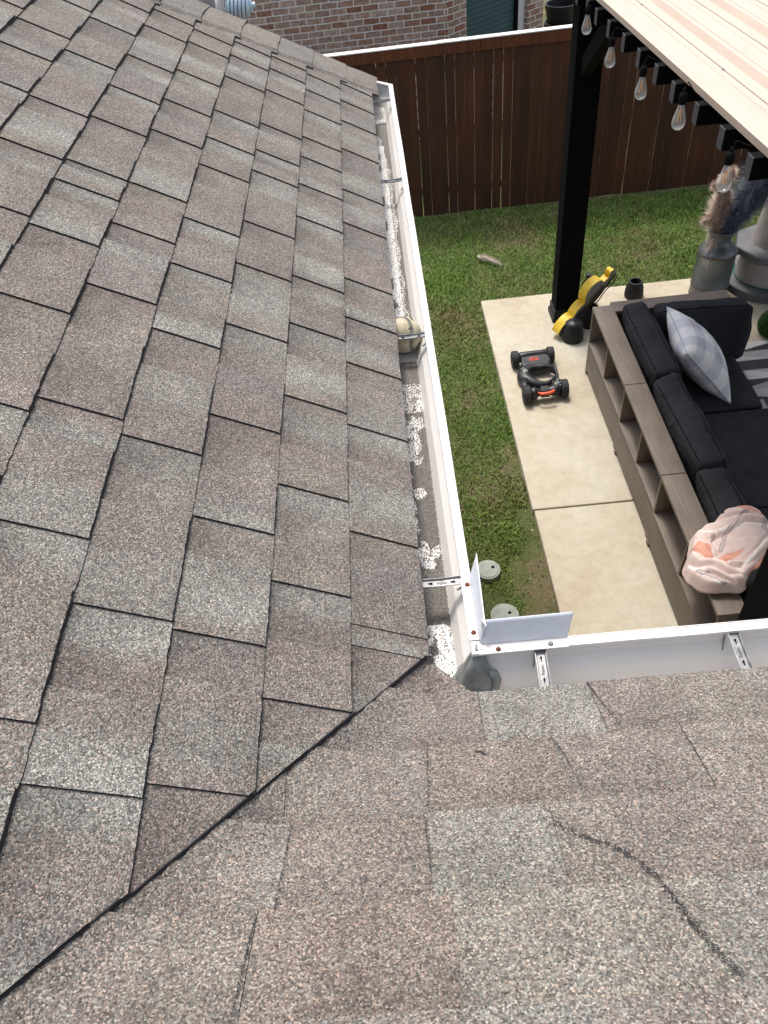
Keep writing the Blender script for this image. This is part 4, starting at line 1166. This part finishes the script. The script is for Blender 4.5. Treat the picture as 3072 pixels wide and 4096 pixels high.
# ================================================================= MILK CAN with plumes
mc = thing('milk_can', (2.955, 5.62, G), 'tall galvanized metal milk can with rusty bands holding dried plumes', 'milk can')
c0 = (2.955, 5.62, G)
mb = MB(); mb.lathe([(0, 0), (.168, 0), (.172, .01), (.172, .10), (.175, .105), (.175, .115), (.172, .12), (.170, .43), (.174, .436), (.172, .45), (.160, .475), (.135, .505), (.108, .525), (.098, .545), (.096, .58)], c0, 48)
mb.build('body', 'milk_galv', mc, smooth=True)
mb = MB(); mb.lathe([(.1745, .104), (.1765, .108), (.1765, .113), (.1745, .117)], c0, 48); mb.lathe([(.171, .430), (.1765, .436), (.1765, .444), (.171, .449)], c0, 48); mb.lathe([(.169, .002), (.175, .002), (.175, .012), (.17, .014)], c0, 48); mb.build('rusty_band', 'milk_rim', mc, smooth=True)
mb = MB(); mb.lathe([(.096, .575), (.099, .60), (.122, .655), (.128, .66), (.124, .664), (.095, .605), (.0, .60)], c0, 40); mb.build('funnel_neck', 'milk_galv', mc, smooth=True)
r6 = random.Random(12)
pk = thing('pampas_plume', (2.93, 5.60, G+.60), 'fluffy blush pink dried pampas plume standing in the milk can', 'dried plume')
mb = MB(); PC = [(.66, .51, .43), (.76, .62, .53), (.58, .42, .35), (.80, .68, .59)]
PC2 = [(.48, .25, .18), (.55, .34, .27)]
sp = [(2.90, 5.60, -2.36), (2.885, 5.62, -2.20), (2.89, 5.64, -2.05), (2.905, 5.65, -1.97), (2.90, 5.66, -1.88), (2.88, 5.68, -1.80)]
fluff(mb, sp, [.04, .06, .10, .06, .035, .03], 6500, .085, .0013, .02, PC, r6)
fluff(mb, sp[1:4], [.03, .06, .03], 700, .06, .0016, .01, PC2, r6)
fluff(mb, [(2.87, 5.61, -2.13), (2.81, 5.60, -2.12), (2.76, 5.59, -2.12)], [.03, .045, .025], 900, .06, .0015, .02, PC, r6)
fluff(mb, [(2.89, 5.60, -2.30), (2.86, 5.56, -2.40), (2.86, 5.53, -2.48)], [.03, .03, .02], 700, .06, .0015, .05, PC, r6)
fluff(mb, [(2.89, 5.66, -1.90), (2.84, 5.65, -1.86), (2.79, 5.64, -1.83)], [.03, .025, .018], 700, .05, .0015, .0, PC, r6)
fluff(mb, [(2.90, 5.66, -1.88), (2.925, 5.66, -1.78), (2.935, 5.66, -1.72)], [.03, .03, .014], 800, .055, .0015, .0, PC, r6)
mb.build('plume', 'blade', pk, tone=True)
bl = thing('feather_plume', (2.98, 5.62, G+.60), 'large slate-blue feathery plume leaning right out of the milk can', 'dried plume')
mb = MB(); BC = [(.10, .125, .20), (.17, .21, .31), (.06, .078, .13), (.27, .31, .41)]
sp = [(2.965, 5.61, -2.30), (3.03, 5.60, -2.14), (3.10, 5.60, -1.98), (3.19, 5.60, -1.82), (3.29, 5.60, -1.64), (3.38, 5.60, -1.48), (3.45, 5.60, -1.35)]
fluff(mb, sp, [.04, .09, .13, .16, .18, .18, .15], 14000, .15, .0016, .04, BC, r6)
fluff(mb, sp[2:], [.10, .13, .16, .17, .15], 3000, .18, .0016, .05, [(.30, .29, .31), (.22, .22, .26)], r6)
mb.tube(sp, .004, 6, col=(.2, .2, .22)); mb.build('plume', 'blade', bl, tone=True)

# ================================================================= STUCCO FIRE COLUMN
fc = (3.56, 5.72, G)
fp = thing('stone_fountain', fc, 'grey stucco tiered patio column with dark octagonal stone ledge beside the milk can', 'fireplace')
mb = MB(); mb.lathe([(0, .085), (.41, .085), (.425, .075), (.425, 0)], fc, 40); mb.build('base_ring', 'slate', fp)
mb = MB(); mb.lathe([(.31, .085), (.295, .20), (.29, .345)], fc, 56); mb.build('lower_body', 'stucco', fp, smooth=True)
mb = MB(); mb.lathe([(.29, .343), (.385, .345), (.39, .352), (.39, .405), (.38, .415), (.20, .425)], fc, 8); o = mb.build('octagonal_ledge', 'slate', fp, bevel=.006)
mb = MB(); mb.lathe([(.235, .42), (.225, .50), (.20, .80), (.17, 1.1), (.15, 1.35), (.15, 1.36), (0, 1.36)], fc, 48); mb.build('upper_body', 'stucco', fp, smooth=True)
hs = MB(); hs.tube([(fc[0]+.322*cos(t), fc[1]+.322*sin(t), G+.091+.02*smooth(3.0, 2.4, t)) for t in np.linspace(2.5, 5.2, 40)], .006, 6)
tag(hs.build('garden_cord', 'hose'), 'thin dark teal cord lying around the foot of the stucco column', 'cord')

# ================================================================= POTS, BOTTLE, SIGN
def ribpot(loc, h, r, lid, lab):
    t = thing('ribbed_pot', loc, lab, 'pot', 'black ribbed pots on the patio')
    rf = lambda a, z: 1+.045*abs(cos(a*6))**.6*(1 if .015 < z < h*.82 else 0)
    mb = MB(); mb.lathe([(0, .0), (r, 0), (r*1.06, h*.10), (r*1.05, h*.30), (r*.97, h*.62), (r*.84, h*.84), (r*.80, h*.88), (r*.80, h*.99), (r*.77, h), (r*.62, h), (r*.60, h*.9), (r*.58, h*.4), (0, h*.38)], loc, 72, rfun=rf)
    mb.build('body', 'pot_black', t, smooth=False)
    if lid:
        mb = MB(); mb.lathe([(r*.84, h*.985), (r*.85, h*1.02), (r*.70, h*1.10), (r*.40, h*1.16), (r*.16, h*1.20), (r*.12, h*1.30), (0, h*1.32)], loc, 32); mb.build('lid', 'black_plastic', t, smooth=True)
    return t
ribpot((2.262, 5.70, G), .165, .082, False, 'open black ribbed pot standing alone behind the sofa corner')
ribpot((1.535, 5.10, G), .17, .090, True, 'black ribbed pot with lid in front of the yellow sign, nearest the camera')
ribpot((1.735, 5.31, G), .19, .090, False, 'black ribbed pot behind the yellow sign, close to the pergola post')
bt_ = thing('bottle', (1.80, 5.70, G), 'glossy black bottle with a cap just right of the pergola post', 'bottle')
pm('bottle_black', (.006, .006, .008), .12, .1, 5)
mb = MB(); mb.lathe([(0, 0), (.06, 0), (.065, .02), (.065, .15), (.06, .19), (.03, .235), (.024, .245), (.024, .26)], (1.80, 5.70, G), 32); mb.build('body', 'bottle_black', bt_, smooth=True)
mb = MB(); mb.lathe([(.026, .255), (.028, .258), (.028, .29), (.025, .294), (0, .295)], (1.80, 5.70, G), 24); mb.build('cap', 'black_plastic', bt_)

def sign(loc, L_, bumps, Lv, thick, lab):
    """curvy cut-out sign seen edge on: yellow rim, dirty grey faces"""
    t = thing('curved_sign', loc, lab, 'sign', 'yellow curved signs leaning beside the post')
    Lv = Vector(Lv).normalized(); T = Vector((.70, -.45, -.35)); T = (T-Lv*T.dot(Lv)).normalized(); V = Lv.cross(T).normalized()
    if V.y > 0: V = -V
    q_ = radians(24); T, V = T*cos(q_)+V*sin(q_), V*cos(q_)-T*sin(q_)
    top = []; n = 64
    for i in range(n+1):
        s = i/n; h = .0
        for (c, w, a) in bumps:
            d = (s-c)/w
            if abs(d) < 1: h = max(h, a*sqrt(1-d*d))
        top.append((s*L_, h))
    bot = [(L_*(1-i/20), -.016-.012*abs(sin(i*.8))) for i in range(21)]
    poly = top+bot; N_ = len(poly); base = Vector(loc)
    A = [base+Lv*u+V*w for u, w in poly]; B = [p+T*thick for p in A]
    mb = MB(); mb.add(A+B, [(i, (i+1) % N_, N_+(i+1) % N_, N_+i) for i in range(N_)]); mb.build('rim', 'yellow_paint', t)
    mb = MB(); st = Vector(T)*.001
    pl_ = [p+st for p in A]; rows = [[pl_[i] for i in range(n+1)], [base+Lv*(L_*i/n)+V*-.016+st for i in range(n+1)]]
    mb.grid(rows); mb.grid([[p+T*(thick-.004) for p in r] for r in rows]); mb.build('face_plate', 'sign_grey', t)
    mb = MB(); e0 = T*(thick+.010)+V*-.012
    mb.tube([base+e0+Lv*(L_*q)+V*(.006*sin(q*17)) for q in np.linspace(.05, .97, 22)], .007, 8); mb.tube([base+e0+T*.016+Lv*(L_*q)+V*(-.02+.008*sin(q*13+1)) for q in np.linspace(.15, .92, 20)], .005, 8)
    mb.build('edge_strap', 'black_plastic', t, smooth=True)
    return t
sign((1.375, 5.19, G+.045), .60, [(.16, .20, .085), (.47, .15, .06), (.81, .22, .15)], (.47, .22, .44), .085, 'yellow-rimmed curved metal sign leaning low against the black ribbed pot')
sign((1.66, 5.34, G+.20), .40, [(.25, .26, .03), (.62, .22, .065), (.92, .12, .08)], (.45, .22, .44), .06, 'smaller yellow-rimmed curved sign tucked behind the larger one, reaching highest')

# ================================================================= MOWER DECK
md_ = thing('mower_deck', (1.11, 4.52, G), 'black four-wheeled mower deck with orange handle on the patio slab', 'mower deck', local=True)
wh = [(-.165, .255, .062, .075), (.155, .275, .062, .072), (-.150, -.265, .062, .078), (.175, -.225, .062, .078)]
for (x, y, w_, r_) in wh:
    s = -1 if x < 0 else 1
    mb = MB(); pr = [(r_*.80, -w_/2), (r_*.96, -w_/2+.004), (r_, -w_/2+.012), (r_, w_/2-.012), (r_*.96, w_/2-.004), (r_*.80, w_/2)]
    vs = MB(); vs.lathe(pr, (0, 0, 0), 48, rfun=lambda a, z: 1+.016*(1 if (a*24/pi) % 2 > 1 else 0))
    Mx = Matrix.Translation((x, y, r_)) @ Matrix.Rotation(pi/2, 4, 'Y')
    vs.v = [tuple(Mx @ Vector(p)) for p in vs.v]; wo = vs.build('wheel', 'rubber', md_)
    rb = MB(); rb.lathe([(r_*.80, -w_/2), (r_*.72, -w_/2+.008), (r_*.3, -w_/2+.010), (r_*.22, -w_/2-.004), (0, -w_/2-.005)], (0, 0, 0), 20); rb.lathe([(0, w_/2+.005), (r_*.22, w_/2+.004), (r_*.3, w_/2-.010), (r_*.72, w_/2-.008), (r_*.80, w_/2)], (0, 0, 0), 20)
    rb.v = [tuple(Mx @ Vector(p)) for p in rb.v]; ro_ = rb.build('hub', 'black_plastic', md_, smooth=True); ro_.parent = wo
# housing: ring of varying section round the trimmer opening
def ring(cxy, n=72):
    rows = []
    for i in range(n):
        t = 2*pi*i/n; ci, si = cos(t), sin(t)
        ri = .098+.010*cos(2*t)+.008*sin(3*t)
        inner = (cxy[0]+ri*ci*1.05, cxy[1]+ri*si*.98)
        wdt = .018+.088*max(0, -ci)**1.5+.055*max(0, si)**4+.034*max(0, -si)**4
        out = (cxy[0]+(ri*1.05+wdt)*ci, cxy[1]+(ri*.98+wdt)*si)
        mid = ((inner[0]+out[0])/2, (inner[1]+out[1])/2)
        ht = .088+.028*max(0, -ci)**2+.018*max(0, si)**2
        rows.append([(inner[0], inner[1], .035), (inner[0], inner[1], ht-.012), (lerp(inner[0], mid[0], .4), lerp(inner[1], mid[1], .4), ht), (mid[0], mid[1], ht+.004), (lerp(out[0], mid[0], .3), lerp(out[1], mid[1], .3), ht-.006), (out[0], out[1], ht-.028), (out[0], out[1], .035)])
    rows.append(rows[0]); return rows
mb = MB(); mb.grid([r[::-1] for r in ring((.034, -.008))])
mb.build('housing', 'black_plastic', md_, smooth=True)
mb = MB()
mb.tube([(-.135, .258, .080), (-.10, .258, .092), (-.05, .262, .100), (.0, .264, .102), (.06, .266, .100), (.10, .268, .092), (.125, .270, .080)], [.046, .045, .036, .034, .034, .044, .046], 20)
mb.build('axle_housing', 'black_plastic', md_, smooth=True); mb = MB()
mb.tube([(-.12, -.255, .075), (-.07, -.252, .078), (-.055, -.25, .078), (.03, -.246, .078), (.07, -.242, .078), (.145, -.232, .078)], [.054, .054, .034, .032, .046, .055], 20)
mb.build('axle_housing', 'black_plastic', md_, smooth=True)
mb = MB()
PL = [(-.115, .235, .116), (.118, .245, .116), (.135, .165, .108), (.095, .095, .103), (.035, .102, .104), (-.030, .098, .104), (-.085, .085, .106), (-.130, .13, .108)]
N8 = len(PL); mb.add(PL+[(x, y, .06) for x, y, z in PL], [tuple(range(N8-1, -1, -1)), tuple(range(N8, 2*N8))]+[(i, (i+1) % N8, N8+(i+1) % N8, N8+i) for i in range(N8)])
mb.build('deck_plate', 'black_plastic', md_, bevel=.008)
mb = MB(); mb.tube([(-.13, -.08, .085), (-.15, -.14, .085), (-.14, -.20, .08)], [.035, .030, .040], 16); mb.build('side_arm', 'black_plastic', md_, smooth=True); mb = MB(); mb.tube([(.118, .10, .09), (.150, .05, .095), (.152, -.03, .092), (.140, -.10, .085), (.15, -.18, .085)], [.018, .014, .014, .018, .035], 14)
mb.build('side_arm', 'black_plastic', md_, smooth=True)
mb = MB(); mb.box((-.03, -.285, .045), (.045, -.215, .122)); mb.build('clamp', 'black_plastic', md_, bevel=.008)
mb = MB(); mb.tube([(-.060, -.300, .118), (-.035, -.325, .120), (.035, -.322, .121), (.068, -.310, .128), (.072, -.300, .130)], [.008, .013, .013, .013, .009], 12)
mb.build('handle', 'orange', md_, smooth=True)
# label and stickers
th_ = atan2(.010, .090)
Ml = Matrix.Translation((-.012, .182, .1135)) @ Matrix.Rotation(th_, 4, 'X')
mb = MB()
for a, b_ in (((-.036, -.019), (.036, -.015)), ((-.036, .015), (.036, .019)), ((-.036, -.015), (-.032, .015)), ((.032, -.015), (.036, .015))):
    mb.box((a[0], a[1], 0), (b_[0], b_[1], .0015), 0, Ml)
lb = mb.build('label', 'orange', md_)
q = text_part('lettering', 'BLACK+\nDECKER', .0155, Ml @ Matrix.Translation((0, .001, .0004)), 'orange', None, .0005); q.parent = lb
r7 = random.Random(4)
for (cx_, cy_, cz_, n_, mt) in ((-.118, .020, .1225, 34, 'decal'), (.115, -.215, .131, 16, 'decal'), (.122, -.195, .130, 8, 'decal_green')):
    mb = MB()
    for _ in range(n_):
        px, py = cx_+r7.gauss(0, .013), cy_+r7.gauss(0, .017); s = r7.uniform(.002, .0048)
        mb.cyl((px, py, cz_-.008), (px, py, cz_+.001), s, n=7)
    mb.build('sticker', mt, md_)

# ================================================================= stray plume on the lawn
st_ = MB(); r8 = random.Random(2); sp = [(.875, 6.82, LAWN+.05), (.94, 6.77, LAWN+.06), (1.02, 6.70, LAWN+.055), (1.09, 6.62, LAWN+.05)]
fluff(st_, sp, [.02, .022, .016, .008], 1300, .05, .0014, .0, [(.80, .72, .62), (.85, .79, .70), (.70, .60, .50)], r8, .55)
so2 = st_.build('dried_plume', 'blade', None, tone=True)
tag(so2, 'pale tan feathery dried plume lying alone on the lawn', 'dried plume')
# a few bits of litter in the soil strip
r9 = random.Random(8); mb = MB()
for _ in range(9):
    x, y = r9.uniform(.45, .76), r9.uniform(2.1, 5.7); s = r9.uniform(.006, .014); mb.lathe([(0, .0), (s, .001), (s*.8, s*.6), (0, s*.9)], (x, y, LAWN+.004), 6)
tag(mb.build('pebbles', 'stucco'), 'small pale pebbles scattered in the bare soil beside the patio slab', 'pebbles', kind='stuff')
# curled shingle scrap at the valley
mb = MB(); rows = []
for i in range(7):
    t = i/6; rows.append([(-.372+.03*t, -.318+.030*t-.010*s, zB(-.33)+.085+.0+.010*sin(t*3)*s-.055) for s in (0, .5, 1)])
# clean helper props
for o in bpy.data.objects:
    if '_o' in o.keys(): del o['_o']
